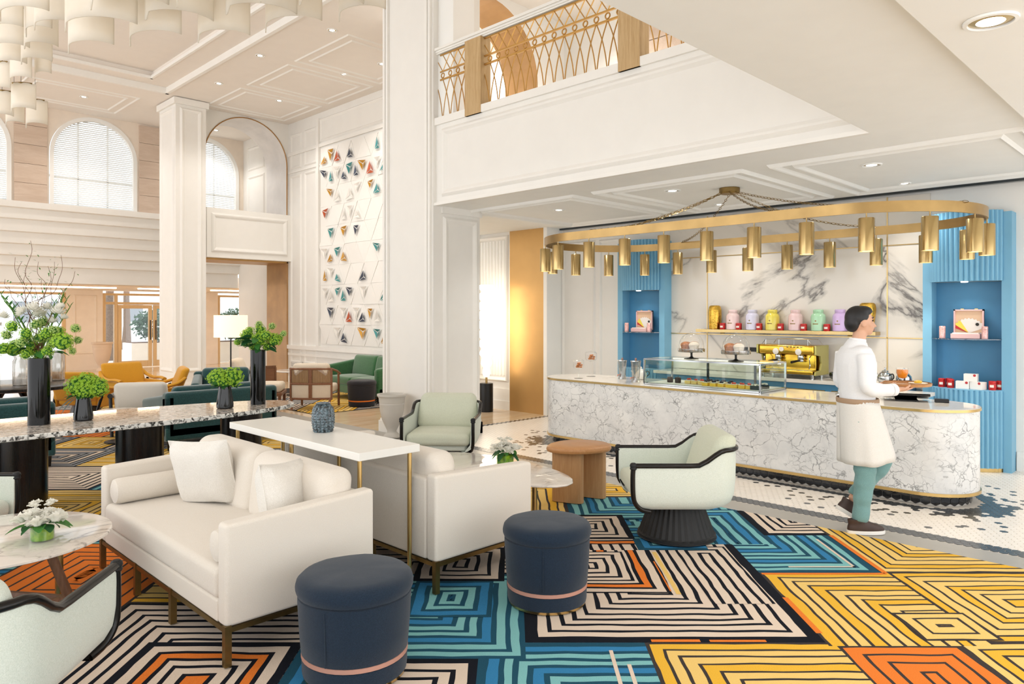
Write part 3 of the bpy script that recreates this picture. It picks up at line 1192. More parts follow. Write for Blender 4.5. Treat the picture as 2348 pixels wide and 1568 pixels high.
Z(1.66, 2.48, 4.88, 5.70, 'teal', 'RB', seed=18, border=.05)
Z(1.45, 1.98, 5.48, 6.45, 'blue', 'LRT', seed=19, border=.03)
Z(1.98, 2.72, 5.70, 6.42, 'cream', 'LRB', seed=20, border=.06)
Z(1.66, 2.52, 3.80, 4.88, 'yellow', 'LT', seed=21, border=.02)
Z(2.52, 3.9, 3.84, 4.88, 'yellow', 'LRBT', seed=24, border=.02)
Z(2.48, 3.9, 4.88, 6.2, 'yellow', 'LB', seed=23, border=.02)
Z(2.20, 2.62, 3.86, 4.22, 'yellow', 'LRBT', seed=25, border=.02, z=.0125)
Z(-2.3, -1.05, 3.2, 4.36, 'cream', 'LT', seed=26, border=.03)
Z(-1.92, -1.10, 2.6, 3.84, 'mix', 'LRT', seed=27, border=.05, z=.0125)
Z(-1.10, -.75, 2.6, 3.8, 'blue', 'LT', seed=28)
Z(-1.9, -.7, 4.36, 5.3, 'cream', 'LB', seed=29)
Z(-2.45, -1.9, 4.36, 4.8, 'yellow', 'LRBT', seed=30, border=.02)
Z(-3.4, -2.3, 4.2, 5.5, 'orange', 'LRBT', seed=31, border=.02)
Z(-.65, -.05, 4.72, 5.4, 'cream', 'LRBT', seed=32, border=.04, z=.0125)
# orange and pale outlines around the yellow fields
for (a0, a1, b0, b1, mi) in ((.74, 1.0, 3.845, 3.875, ORANGE), (1.05, 1.35, 3.845, 3.87, ORANGE), (1.655, 1.69, 3.95, 4.45, ORANGE), (1.67, 2.5, 4.84, 4.872, ORANGE), (2.485, 2.52, 4.86, 5.7, ORANGE), (.97, 1.0, 4.55, 5.1, ORANGE),
                              (1.9, 2.36, 4.98, 5.0, CREAM), (2.34, 2.36, 4.98, 5.6, CREAM), (.5, .52, 3.35, 3.75, CREAM), (.57, .59, 3.3, 3.6, CREAM), (1.02, 1.05, 4.5, 5.3, PALE)):
    vs = [((a + b_) * S2, (b_ - a) * S2, .0145) for a, b_ in ((a0, b0), (a1, b0), (a1, b1), (a0, b1))]
    cb.add(vs, [(0, 1, 2, 3)], mi)
cp = cb.build('carpet', YN)
bmh = bmesh.new()
bmh.from_mesh(cp.data)
for co_, no_ in (((5.97, 0, 0), (1, 0, 0)), ((-2.2, 0, 0), (-1, 0, 0)), ((0, 15.9, 0), (0, 1, 0)), ((0, -.3, 0), (0, -1, 0))):
    g = bmh.verts[:] + bmh.edges[:] + bmh.faces[:]
    bmesh.ops.bisect_plane(bmh, geom=g, plane_co=co_, plane_no=no_, clear_outer=True)
# a woven backing just under the pile
bv = [bmh.verts.new(p) for p in ((-2.2, -.3, .004), (5.97, -.3, .004), (5.97, 15.9, .004), (-2.2, 15.9, .004))]
bmh.faces.new(bv).material_index = 5
bmh.to_mesh(cp.data)
bmh.free()
tag(cp, 'large carpet of nested blue, yellow, orange, cream and navy rectangles', 'carpet')
rb = MB()
rr = random.Random(5)
for ia in range(-3, 2):
    for ib in range(5):
        a = -1.8 + ia * 1.05
        b = 12.2 + ib * .95
        zone(rb, a, a + 1.05, b, b + .95, ('yellow', 'grey', 'yellow', 'cream')[(ia + ib * 2) % 4], ('LB', 'RT', 'LRBT', 'RB')[(ia * 2 + ib) % 4], .008, ia + ib * 3 + 5, .03, .3)
rg = rb.build('rug', YN)
bmh = bmesh.new()
bmh.from_mesh(rg.data)
for co_, no_ in (((8.95, 0, 0), (1, 0, 0)), ((6.5, 0, 0), (-1, 0, 0)), ((0, 15.8, 0), (0, 1, 0)), ((0, 11.35, 0), (0, -1, 0))):
    g = bmh.verts[:] + bmh.edges[:] + bmh.faces[:]
    bmesh.ops.bisect_plane(bmh, geom=g, plane_co=co_, plane_no=no_, clear_outer=True)
bv = [bmh.verts.new(p) for p in ((6.5, 11.35, .004), (8.95, 11.35, .004), (8.95, 15.8, .004), (6.5, 15.8, .004))]
bmh.faces.new(bv).material_index = 5
bmh.to_mesh(rg.data)
bmh.free()
tag(rg, 'far rug with yellow and grey stripes under the cane-backed chair', 'rug')
# ------------------------------------------------------------------ cream sofas back to back


def pillow_mesh(mb, w, h, t, M, n=14, pinch=.06):
    vs, fs = [], []
    for sd in (1, -1):
        for i in range(n + 1):
            for j in range(n + 1):
                u, v = -1 + 2 * i / n, -1 + 2 * j / n
                th = t / 2 * max(0, (1 - u ** 4) * (1 - v ** 4)) ** .45
                k = 1 - pinch * (1 - max(abs(u), abs(v)) ** 2 * min(abs(u), abs(v)) ** 2 * 1.0) * max(abs(u), abs(v)) ** 3
                wr = .006 * noise.noise((u * 3, v * 3, sd + w * 9))
                vs.append((u * w / 2 * k, sd * (th + wr * (th > .01)), v * h / 2 * k))
        o = 0 if sd > 0 else (n + 1) ** 2
        for i in range(n):
            for j in range(n):
                a = o + i * (n + 1) + j
                q = (a, a + n + 1, a + n + 2, a + 1)
                fs.append(q if sd < 0 else q[::-1])
    mb.add(vs, fs, 0, M)
    edge = [(-1 + 2 * i / n, -1) for i in range(n)] + [(1, -1 + 2 * i / n) for i in range(n)] + [(1 - 2 * i / n, 1) for i in range(n)] + [(-1, 1 - 2 * i / n) for i in range(n + 1)]
    out = []
    for u, v in edge:
        k = 1 - pinch * (1 - max(abs(u), abs(v)) ** 2 * min(abs(u), abs(v)) ** 2) * max(abs(u), abs(v)) ** 3
        out.append(M @ Vector((u * w / 2 * k, 0, v * h / 2 * k)))
    return out


def sofa(name, label, loc, rz, bolsters=True):
    """2.0 m two-seat sofa; front faces -x, length along +y, back at x=.865"""
    t = thing(name, label, 'sofa', loc, rz)
    D, L = .865, 2.0
    MB().soft(.03, D - .02, .02, L - .02, .192, .30, .012, inner=1).build('base_rail', 'cream_fabric', t, True)
    for y0, y1 in ((0, .1), (L - .1, L)):
        mb = MB()
        # arm: slight slope down to the front
        mb.soft(0, D, y0, y1, .19, .715, .022, inner=4)
        mb.v = [(x, y, z if z < .5 else z + .035 * (x / D) - .02) for x, y, z in mb.v]
        mb.build('arm', 'cream_fabric', t, True)
    MB().soft(D - .1, D, .1, L - .1, .19, .70, .02).build('back_panel', 'cream_fabric', t, True)
    MB().soft(.0, .1, .1, L - .1, .19, .305, .015).build('front_rail', 'cream_fabric', t, True)
    MB().soft(-.005, D - .16, .105, L - .105, .30, .455, .035, .02, 3, 5).build('seat_cushion', 'cream_fabric', t, True)
    for y0, y1 in ((.105, L / 2), (L / 2, L - .105)):
        mb = MB().soft(D - .28, D - .07, y0, y1, .42, .845, .075, 0, 4, 4, side=.015)
        mb.v = [(x + (z - .42) * .12 - .03, y, z) for x, y, z in mb.v]
        mb.build('back_cushion', 'cream_fabric', t, True)
    for y, on in ((.19, bolsters), (L - .19, bolsters)):
        mb = MB()
        pr_ = [(.0, 0), (.05, .0), (.078, .012), (.085, .04), (.085, .42), (.078, .45), (.05, .462), (0.0, .462)]
        Mx = Matrix.Translation((.02, y, .545)) @ Matrix.Rotation(R(90), 4, 'Y')
        mb.lathe(pr_, 20, M=Mx, cap=False)
        mb.build('bolster', 'cream_fabric', t, True)
    fr = MB().box(.0, D, .0, L, .165, .19)
    fr.build('metal_plinth', 'brass_dark', t)
    lm = MB().box(-.017, .017, -.017, .017, 0, .2).build('leg', 'brass_dark', t)
    lm.location = (.012, .012, 0)
    for x, y in ((.012, L - .012), (D - .012, .012), (D - .012, L - .012), (.012, .72), (.012, 1.3), (D - .012, .72), (D - .012, 1.3)):
        o = lm.copy()
        COL.objects.link(o)
        o.location = (x, y, 0)
    return t


so1 = sofa('sofa', 'cream two-seat sofa with two throw pillows beside the navy pouf', (1.52, 3.5, .02), 0)
so2 = sofa('sofa', 'cream two-seat sofa facing the cafe counter, behind the console table', (3.7, 5.5, .02), PI)
# throw pillows
p = thing('throw_pillow', 'square grey white throw pillow on the left end of the sofa', 'pillow', (1.97, 4.86, .7))
mb = MB()
edge = pillow_mesh(mb, .47, .45, .17, Matrix.Rotation(R(-62), 4, 'Z') @ Matrix.Rotation(R(14), 4, 'X') @ Matrix.Rotation(R(-4), 4, 'Y'))
cv = mb.build('cover', 'pillow_fabric', p, True)
MB().tube(edge, .004, 6).build('piping', 'pillow_fabric', cv, True)
p = thing('throw_pillow', 'grey white throw pillow standing edge-on by the sofa arm', 'pillow', (2.03, 3.86, .69))
mb = MB()
edge = pillow_mesh(mb, .43, .43, .19, Matrix.Rotation(R(32), 4, 'Z') @ Matrix.Rotation(R(-14), 4, 'X') @ Matrix.Rotation(R(6), 4, 'Y'))
cv = mb.build('cover', 'pillow_fabric', p, True)
MB().tube(edge, .004, 6).build('piping', 'pillow_fabric', cv, True)
# ------------------------------------------------------------------ console between the sofas
ct = thing('console_table', 'white console table on slim brass legs between the sofas', 'table', (2.615, 4.55, .02))
MB().soft(-.225, .225, -.885, .885, .86, .908, .003, inner=1, seg=1).build('table_top', 'lacquer_white', ct)
lm = MB().lathe([(.014, 0), (.014, .86)], 12).build('leg', 'brass', ct, True)
lm.location = (.185, -.83, 0)
for x, y in ((-.185, -.83), (.185, .83), (-.185, .83), (.185, 0), (-.185, 0)):
    o = lm.copy()
    COL.objects.link(o)
    o.location = (x, y, 0)
for y in (-.83, .83):
    MB().tube([(-.185, y, .1), (.185, y, .1)], .009, 8).build('stretcher', 'brass', ct, True)
for x in (-.185, .185):
    MB().tube([(x, -.83, .1), (x, .83, .1)], .009, 8).build('stretcher', 'brass', ct, True)
MB().box(-.17, .17, -.8, .8, .05, .09).build('lower_shelf', 'lacquer_white', ct)
# ribbed glass-like ceramic vase on it
vz = thing('vase', 'squat grey blue ribbed ceramic vase on the white console', 'vase', (2.66, 4.53, .924))
mb = MB()
n, m_ = 96, 44
rings = []
for j in range(m_ + 1):
    t_ = j / m_
    z = .2 * t_
    r0 = .056 + .022 * math.sin(PI * min(1, t_ * .92 + .06)) ** .7 - .018 * max(0, (t_ - .8) / .2) ** 2
    ring = []
    for i in range(n):
        a = 2 * PI * i / n
        rib = .006 * (1 - abs(math.sin(a * 8)))
        nb = .0035 * (1 if (j // 2) % 2 else 0) * (abs(math.sin(a * 8)) > .55)
        ring.append(((r0 - rib + nb) * math.cos(a), (r0 - rib + nb) * math.sin(a), z))
    rings.append(ring)
mb.loft(rings)
t = NT('ribbed_glaze')
v = t.co()
t.base(t.ramp(t.noise(v, 60, 3), [(.35, '141D22'), (.65, '5E747E')]))
t.set(.12, coat=.6)
mb.build('body', 'ribbed_glaze', vz, True, angle=60)
MB().lathe([(.048, .199), (.05, .206), (.043, .206), (.04, .18)], 28, cap=False).build('rim', 'ribbed_glaze', vz, True)
# ------------------------------------------------------------------ navy poufs


def pouf(name, label, loc, r=.245, h=.5, mats=('navy_fabric', 'leather_tan', 'brass'), rz=0, group=None):
    t = thing(name, label, 'pouf', loc, rz, group)
    t.scale = (1, 1, h / .455)
    MB().lathe([(r * .9, .015), (r * .91, .03), (r * .915, .085), (r * .9, .088)], 40).build('foot_band', mats[0], t, True)
    MB().lathe([(r * .885, .085), (r * .925, .09), (r * .925, .108), (r * .885, .112)], 40).build('leather_strip', mats[1], t, True)
    MB().lathe([(r * .9, .105), (r * .925, .112), (r * .955, .2), (r * .985, .33), (r * .985, .352), (r * .95, .358)], 40).build('body', mats[0], t, True)
    mb = MB()
    rings = []
    for rr_, z in ((.93, .356), (.99, .362), (1.02, .378), (1.025, .395), (1.0, .418), (.93, .434), (.8, .443), (.5, .449), (.15, .45)):
        rings.append([(r * rr_ * math.cos(2 * PI * i / 40), r * rr_ * math.sin(2 * PI * i / 40), z + .004 * noise.noise((rr_ * 3 * math.cos(2 * PI * i / 40), rr_ * 3 * math.sin(2 * PI * i / 40), 2))) for i in range(40)])
    mb.loft(rings)
    mb.build('lid', mats[0], t, True)
    MB().lathe([(r * .88, 0), (r * .885, .014)], 40).build('base_ring', mats[2], t, True)
    MB().tube([(r * .962 * math.cos(.3), r * .962 * math.sin(.3), .115), (r * .99 * math.cos(.3), r * .99 * math.sin(.3), .345)], .0025, 5).build('seam', mats[0], t)
    return t


pouf('pouf', 'navy fabric storage pouf in front of the cream sofa arm', (1.96, 3.04, .02), .275, rz=R(190))
pouf('pouf', 'navy fabric storage pouf at the second sofa, near the wooden side table', (3.26, 2.96, .02), .262, rz=R(200))
# ------------------------------------------------------------------ mint swivel armchairs


def armchair(name, label, loc, rz, hi=False):
    """faces +x; seat shell upholstered, black rail round arms and back, swivel base"""
    t = thing(name, label, 'armchair', loc, rz)
    # base: rattan-wrapped drum
    mb = MB()
    n = 72
    rings = []
    for rr_, z in ((.29, .0), (.3, .01), (.3, .03), (.285, .04), (.255, .12), (.225, .2), (.205, .26), (.2, .29)):
        rings.append([((rr_ + (.004 if i % 2 else -.003) * (z > .035)) * math.cos(2 * PI * i / n), (rr_ + (.004 if i % 2 else -.003) * (z > .035)) * math.sin(2 * PI * i / n), z) for i in range(n)])
    mb.loft(rings)
    mb.build('swivel_base', 'rattan_black', t)
    for k in range(4):
        MB().lathe([(.302 - k * .004, .004 + k * .009), (.306 - k * .004, .0085 + k * .009), (.302 - k * .004, .013 + k * .009)], 48, cap=False).build('base_hoop', 'rattan_black', t, True)
    # outer shell: U-shaped in plan, curved under
    W_, D_ = .385, .40
    plan = []
    rc = .2
    plan.append((D_, -W_))
    for k in range(9):
        a = R(-90 - k * 90 / 8)
        plan.append((-D_ + rc + rc * math.cos(a), -W_ + rc + rc * math.sin(a)))
    for k in range(9):
        a = R(180 - k * 90 / 8)
        plan.append((-D_ + rc + rc * math.cos(a), W_ - rc + rc * math.sin(a)))
    plan.append((D_, W_))
    # resample plan
    pl = []
    for a, b in zip(plan, plan[1:]):
        d = math.dist(a, b)
        k = max(1, int(d / .06))
        pl += [(a[0] + (b[0] - a[0]) * i / k, a[1] + (b[1] - a[1]) * i / k) for i in range(k)]
    pl.append(plan[-1])

    def top(x):
        s = max(0, min(1, (-x - .06) / .22))
        return .615 + .11 * s * s * (3 - 2 * s)

    def shrink(p, k, kx=None):
        return (p[0] * (kx or k), p[1] * k)
    outer, inner_ = [], []
    for (zf, k) in ((0.0, .72), (.04, .82), (.12, .92), (.25, .97), (.5, .995), (.8, 1.0), (1.0, 1.0)):
        outer.append([(p[0] * (k if p[0] < 0 else min(1, k + (1 - k) * .55)), p[1] * k, .275 + (top(p[0]) - .275) * zf) for p in pl])
    for (zf, k) in ((1.0, .925), (.6, .92), (.25, .90)):
        inner_.append([(p[0] * (k if p[0] < 0 else .995), p[1] * k, .275 + (top(p[0]) - .275) * zf) for p in pl])
    mb = MB()
    mb.loft(outer + inner_, closed=False, cap=False)
    bot = [(x, y, .275) for x, y, z in outer[0]]
    mb.add(bot + [(0, 0, .275)], [(i, i + 1, len(bot)) for i in range(len(bot) - 1)])
    # close the two front ends
    for e in (0, -1):
        col_ = [r[e] for r in outer] + [r[e] for r in inner_]
        mb.add(col_, [tuple(range(len(col_)))])
    mb.build('shell', 'mint_fabric', t, True, angle=50)
    # front apron under the seat
    MB().soft(.05, D_ - .08, -W_ * .78, W_ * .78, .278, .36, .03).build('front_apron', 'mint_fabric', t, True)
    # black timber rail along the top and down the front posts
    path = [(p[0] * 1.0, p[1] * 1.0, top(p[0]) + .005) for p in pl]
    pts = []
    for (x, y, z) in path:
        pts.append((x, y * .985, z))
    MB().tube(pts, .0205, 10, flat=.9).build('rail', 'black_wood', t, True)
    for sy in (-1, 1):
        y = sy * W_ * .985
        post = [(D_ - .003, y, .63), (D_ + .004, y, .55), (D_ + .002, y, .42), (D_ - .012, y * .985, .35), (D_ - .06, y * .93, .295), (D_ - .13, y * .86, .272)]
        MB().tube(smooth_path(post, 5), .018, 10).build('post', 'black_wood', t, True)
        MB().lathe([(.021, -.03), (.026, -.022), (.023, -.01), (.027, 0), (.024, .012), (.015, .02)], 14, (D_, y, .622)).build('wrapped_joint', 'rattan_black', t, True)
    MB().tube([(D_ - .13, -W_ * .86, .272), (D_ - .1, 0, .268), (D_ - .13, W_ * .86, .272)], .014, 8).build('front_bar', 'black_wood', t, True)
    # cushions
    MB().soft(-.22, D_ - .005, -W_ * .88, W_ * .88, .345, .465, .045, .025, 3, 4).build('seat_cushion', 'sage_fabric' if hi else 'mint_fabric', t, True)
    mb = MB().soft(-.075, .075, -.33, .33, 0, .39, .07, 0, 4, 4, side=.02)
    mb.v = [(x - z * .33 - .2, y * (1 - .08 * z / .39), z + .44) for x, y, z in mb.v]
    mb.build('back_cushion', 'sage_fabric' if hi else 'mint_fabric', t, True)
    return t


armchair('armchair', 'mint armchair with black rails beside the wooden side table', (4.93, 3.11, .02), R(135), True)
armchair('armchair', 'mint armchair with black rails in front of the grey urn', (5.13, 6.19, .02), R(220), True)
armchair('armchair', 'mint armchair at the bottom left corner seen from behind', (.488, 3.451, .02), R(50))
armchair('armchair', 'mint armchair cut by the left edge, behind the round marble table', (.575, 5.97, .02), R(-45))
# ------------------------------------------------------------------ tables
rt = thing('coffee_table', 'round white marble coffee table at the left edge', 'table', (.82, 4.84, .02))
MB().lathe([(.0, .472), (.515, .472), (.55, .476), (.562, .482), (.56, .492), (.545, .495), (0.0, .495)], 72, cap=False).build('table_top', 'table_marble', rt, True, angle=30)
for k in range(3):
    a = R(-20 + k * 120)
    mb = MB().tube([(math.cos(a) * .38, math.sin(a) * .38, .012), (math.cos(a) * .22, math.sin(a) * .22, .472)], .026, 10)
    mb.build('leg', 'walnut', rt, True)
MB().tube([(-.3, .16, .1), (.33, -.12, .1)], .024, 6).build('stretcher', 'walnut', rt)
MB().tube([(.33, -.12, .1), (.0, .34, .1)], .024, 6).build('stretcher', 'walnut', rt)
lm = MB().lathe([(.022, 0), (.022, .472)], 14).build('brass_leg', 'brass', rt, True)
lm.location = (.33, .12, 0)

rt2 = thing('coffee_table', 'white marble coffee table with a pointed oval top beyond the second sofa', 'table', (4.25, 4.55, .02))
pts = []
for k in range(64):
    a = 2 * PI * k / 64
    r = 1 / ((abs(math.cos(a)) ** 2.1 / .36 ** 2.1 + abs(math.sin(a)) ** 2.1 / (.93 if math.sin(a) < 0 else .75) ** 2.1) ** (1 / 2.1))
    pts.append((r * math.cos(a), r * math.sin(a)))
rot = R(-2)
pts = [(x * math.cos(rot) - y * math.sin(rot), x * math.sin(rot) + y * math.cos(rot)) for x, y in pts]
mb = MB()
mb.loft([[(x * k, y * k, z) for x, y in pts] for k, z in ((.95, .405), (.99, .412), (1, .42), (.995, .43), (.98, .434))])
mb.build('table_top', 'table_marble', rt2, True, angle=30)
for (x, y, m_, r) in ((-.05, -.5, 'walnut', .024), (.06, -.5, 'brass', .022), (.02, .4, 'walnut', .024), (-.12, .35, 'brass', .022)):
    MB().lathe([(r, 0), (r, .405)], 12, (x, y, 0)).build('leg', m_, rt2, True)
MB().tube([(-.05, -.5, .06), (.02, .4, .06)], .02, 6).build('stretcher', 'walnut', rt2)
# wooden side table: pebble top on two slab legs
ws = thing('side_table', 'oak side table with a rounded pebble top and slab legs', 'table', (5.22, 4.33, .02), R(0))
pp = smooth_path([(-.33, .02, 0), (-.22, -.2, 0), (.02, -.3, 0), (.24, -.19, 0), (.34, .03, 0), (.25, .24, 0), (.02, .3, 0), (-.24, .22, 0)], 7, True)
pp = [((x - y * .35) * .86, (y + x * .1) * .86) for x, y, _ in pp]
mb = MB().loft([[(x * k, y * k, z) for x, y in pp] for k, z in ((.9, .465), (.97, .47), (1, .485), (1, .497), (.98, .512), (.93, .52), (.3, .521))])
mb.build('table_top', 'oak_top', ws, True, angle=35)


def slab(cx, cy, l, w, ang):
    mb = MB()
    p = [(math.copysign(max(0, abs(math.cos(t)) ** .35) * l, math.cos(t)), math.copysign(abs(math.sin(t)) ** .8 * w, math.sin(t))) for t in [2 * PI * k / 36 + .01 for k in range(36)]]
    p = [(cx + x * math.cos(ang) - y * math.sin(ang), cy + x * math.sin(ang) + y * math.cos(ang)) for x, y in p]
    return mb.prism(p, 0, .468)


slab(-.11, .05, .15, .055, R(-70)).build('slab_leg', 'oak', ws, True)
slab(.19, -.005, .125, .05, R(-70)).build('slab_leg', 'oak', ws, True)
# grey urn beside the column
def urn(name, label, loc, s=1.0, mat='plaster_urn'):
    t = thing(name, label, 'urn', loc)
    pr_ = [(.12, 0), (.125, .02), (.11, .05), (.075, .075), (.07, .1), (.1, .16), (.15, .27), (.18, .4), (.19, .5), (.194, .512), (.19, .525), (.192, .53), (.196, .545), (.2, .6), (.215, .625), (.225, .635), (.225, .66), (.2, .66), (.18, .6), (.1, .2)]
    MB().lathe([(r * s, z * s) for r, z in pr_[:11]], 40, cap=False).build('bowl', mat, t, True)
    MB().lathe([(r * s, z * s) for r, z in pr_[10:]], 40, cap=False).build('rim', mat, t, True)
    MB().lathe([(.13 * s, 0), (.13 * s, .02 * s)], 32).build('foot', mat, t, True)
    return t


plain('plaster_urn', 'CFCAC1', .7, var=.03)
plain('plaster_urn_warm', 'D9C2AC', .7, var=.03)
urn('urn', 'pale grey plaster urn in front of the broad column', (6.03, 8.42, .02), .92)
urn('urn', 'pale stone urn by the entrance doors', (6.85, 24.6, 0), 1.35, 'plaster_urn_warm')
# ------------------------------------------------------------------ cafe counter
ZC = .89
ctr = thing('cafe_counter', 'long white veined marble counter with rounded ends and gold bands', 'counter', (0, 0, 0))
MB().prism(stadium(CX0, CX1, CY0, CY1, 22), .11, ZC - .03).build('body', 'counter_marble', ctr, True, angle=30)
MB().prism(stadium(CX0 - .012, CX1 + .012, CY0 - .012, CY1 + .012, 22), ZC - .03, ZC - .006).build('top_band', 'brass', ctr, True, angle=30)
MB().prism(stadium(CX0 - .006, CX1 + .006, CY0 - .006, CY1 + .006, 22), ZC - .006, ZC).build('counter_top', 'counter_top_marble', ctr, True, angle=30)
MB().prism(stadium(CX0 - .012, CX1 + .012, CY0 - .012, CY1 + .012, 22), .1, .128).build('bottom_band', 'brass', ctr, True, angle=30)
PX = .07
MB().prism(stadium(CX0 + PX, CX1 - PX, CY0 + PX, CY1 - PX, 22), .0, .115).build('plinth', 'plinth_grout', ctr, True, angle=30)
hr = .047
hm = None
rC = (CX1 - CX0) / 2 - PX
ccx = (CX0 + CX1) / 2
ya, yb = CY0 + (CX1 - CX0) / 2, CY1 - (CX1 - CX0) / 2
arc = PI / 2 * rC


def plinth_pt(s):
    """s=0 at right tip (-y end), running to the front and on to the left tip"""
    if s < arc:
        a = -PI / 2 - s / rC
        return (ccx + rC * math.cos(a), ya + rC * math.sin(a)), (math.cos(a), math.sin(a))
    s -= arc
    if s < yb - ya:
        return (ccx - rC, ya + s), (-1, 0)
    s -= yb - ya
    a = PI - s / rC
    return (ccx + rC * math.cos(a), yb + rC * math.sin(a)), (math.cos(a), math.sin(a))


dxh = hr * math.sqrt(3)
tot = 2 * arc + yb - ya
for row, z in ((0, .045), (1, .045 + hr * 1.5)):
    s = -.25 + (dxh / 2 if row else 0)
    while s < tot:
        (px, py), (nx, ny) = plinth_pt(max(s, -.3))
        if hm is None:
            mb = MB().loft([[(d, k * hr * .965 * math.sin(R(60 * q)), k * hr * .965 * math.cos(R(60 * q))) for q in range(6)] for d, k in ((0, 1), (.004, 1), (.006, .95))])
            hm = mb.build('plinth_tile', 'plinth_tile', ctr)
            o = hm
        else:
            o = hm.copy()
            COL.objects.link(o)
        o.location = (px, py, z)
        o.rotation_euler = (0, 0, math.atan2(ny, nx))
        s += dxh
# ------------------------------------------------------------------ blue fluted towers


def fluted(n, hw, bulge, r):
    """convex fluted outline, chord along y, bulging towards -x"""
    Rr = (hw * hw + bulge * bulge) / (2 * bulge)
    cx = Rr - bulge
    a0 = math.asin(hw / Rr)
    pts = []
    for k in range(n):
        for q in range(6):
            t_ = (k + q / 6) / n
            a = PI + a0 - 2 * a0 * t_
            rad = Rr + r * abs(math.sin(PI * q / 6)) - r * .3
            pts.append((cx + rad * math.cos(a), rad * math.sin(a)))
    pts.append((0, hw))
    pts.append((.02, hw))
    pts.append((.02, -hw))
    pts.append((0, -hw))
    return pts


def tower(label, loc):
    t = thing('display_tower', label, 'display cabinet', loc)
    fl_ = fluted(17, .36, .2, .022)
    MB().prism(fl_, 2.12, 2.9).build('upper_drum', 'blue_paint', t, True, angle=25)
    MB().prism(fl_, .05, .9).build('lower_drum', 'blue_paint', t, True, angle=25)
    MB().prism([(x * 1.02, y) for x, y in fluted(20, .362, .203, .004)], .9, .91).build('ledge', 'blue_paint', t)
    MB().prism(fluted(20, .355, .19, .002), .0, .05).build('base_band', 'brass', t, True, angle=25)
    for y0, y1 in ((-.44, -.36), (.36, .44)):
        MB().box(.0, .22, y0, y1, 0, 2.88).build('side_post', 'blue_paint', t)
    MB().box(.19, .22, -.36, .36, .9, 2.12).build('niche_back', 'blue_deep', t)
    for y0, y1 in ((-.36, -.345), (.345, .36)):
        MB().box(.0, .19, y0, y1, .9, 2.12).build('niche_side', 'blue_paint', t)
    MB().prism([(x, y) for x, y in fluted(20, .35, .19, .0)] + [], 1.462, 1.472).build('glass_shelf', 'shelf_glass', t)
    MB().box(.02, .19, -.35, .35, 1.462, 1.472).build('shelf_back', 'shelf_glass', t)
    MB().lathe([(.035, 2.108), (.035, 2.12)], 20, (-.05, 0, 0)).build('niche_light', 'lamp_disc', t)
    spot((loc[0] - .05, loc[1], 2.09), 3, size=R(120), rad=.03)
    return t


tower('blue fluted display tower at the right, beside the counter end', (9.48, 2.19, 0))
tower('blue fluted display tower at the left, behind the glass jars', (9.48, 6.63, 0))
plain('pink_box', 'EEC3C0', .5, var=.03)
plain('pink_inner', 'E3C09F', .6, var=.03)
plain('pink_tin', 'E8B7B2', .25, .4, var=.2, scale=60)
plain('red_tin', 'C4221F', .3, .1, var=.25, scale=70)
plain('tin_label', 'F2EADF', .5)
plain('white_card', 'F0E9E2', .6, var=.02)
plain('yellow_card', 'F1DC58', .6)
plain('red_dot', 'BE2B2E', .5)
plain('ink', '26241F', .6)


def fan_box(label, loc, rz=0):
    t = thing('gift_box', label, 'box', loc, rz)
    MB().soft(-.09, .07, -.145, .145, 0, .055, .004, inner=1, seg=1).build('tray', 'pink_box', t)
    MB().box(-.08, .06, -.13, .13, .05, .066).build('card_stack', 'white_card', t)
    lid = MB().box(.085, .1, -.15, .15, .03, .33).box(.06, .1, -.15, -.135, .03, .33).box(.06, .1, .135, .15, .03, .33).box(.06, .1, -.15, .15, .315, .33).build('lid', 'pink_box', t)
    MB().box(.082, .085, -.135, .135, .04, .315).build('lid_lining', 'pink_inner', lid)
    for k in range(11):
        a = R(-62 + k * 12.4)
        col = 'red_dot' if k == 10 else 'yellow_card' if k in (8, 9) else 'white_card'
        mb = MB().add([(.078 - k * .0004, y, z) for y, z in ((0.0, .06), (math.sin(a - .11) * .16, .06 + math.cos(a - .11) * .16), (math.sin(a) * .175, .06 + math.cos(a) * .175), (math.sin(a + .11) * .16, .06 + math.cos(a + .11) * .16))], [(0, 1, 2, 3)])
        mb.build('fan_blade', col, t)
    MB().lathe([(.018, 0), (.018, .002)], 16, M=Matrix.Translation((.07, -.085, .16)) @ Matrix.Rotation(R(-90), 4, 'Y')).build('seal', 'ink', t)
    for y in (-.07, .07):
        MB().box(.09, .104, y - .016, y + .016, .326, .34).build('clasp', 'brass', t)
    return t


def can(label, loc, r, h, mat, grp, name='tea_tin', lab_=True):
    t = thing(name, label, 'tin', loc, R(180), grp)
    MB().lathe([(r * .97, 0), (r, .004), (r, h * .78), (r * .97, h * .79)], 24).build('body', mat, t, True)
    MB().lathe([(r, h * .8), (r * 1.01, h * .82), (r * 1.0, h * .95), (r * .85, h), (0.0, h)], 24, cap=False).build('lid', mat, t, True)
    if lab_:
        mb = MB()
        pts = [(1.012 * r * math.cos(R(a)), 1.012 * r * math.sin(R(a))) for a in range(-32, 33, 8)]
        mb.loft([[(x, y, h * .3) for x, y in pts], [(x, y, h * .58) for x, y in pts]], closed=False, cap=False)
        mb.build('paper_label', 'tin_label', t, True)
    return t


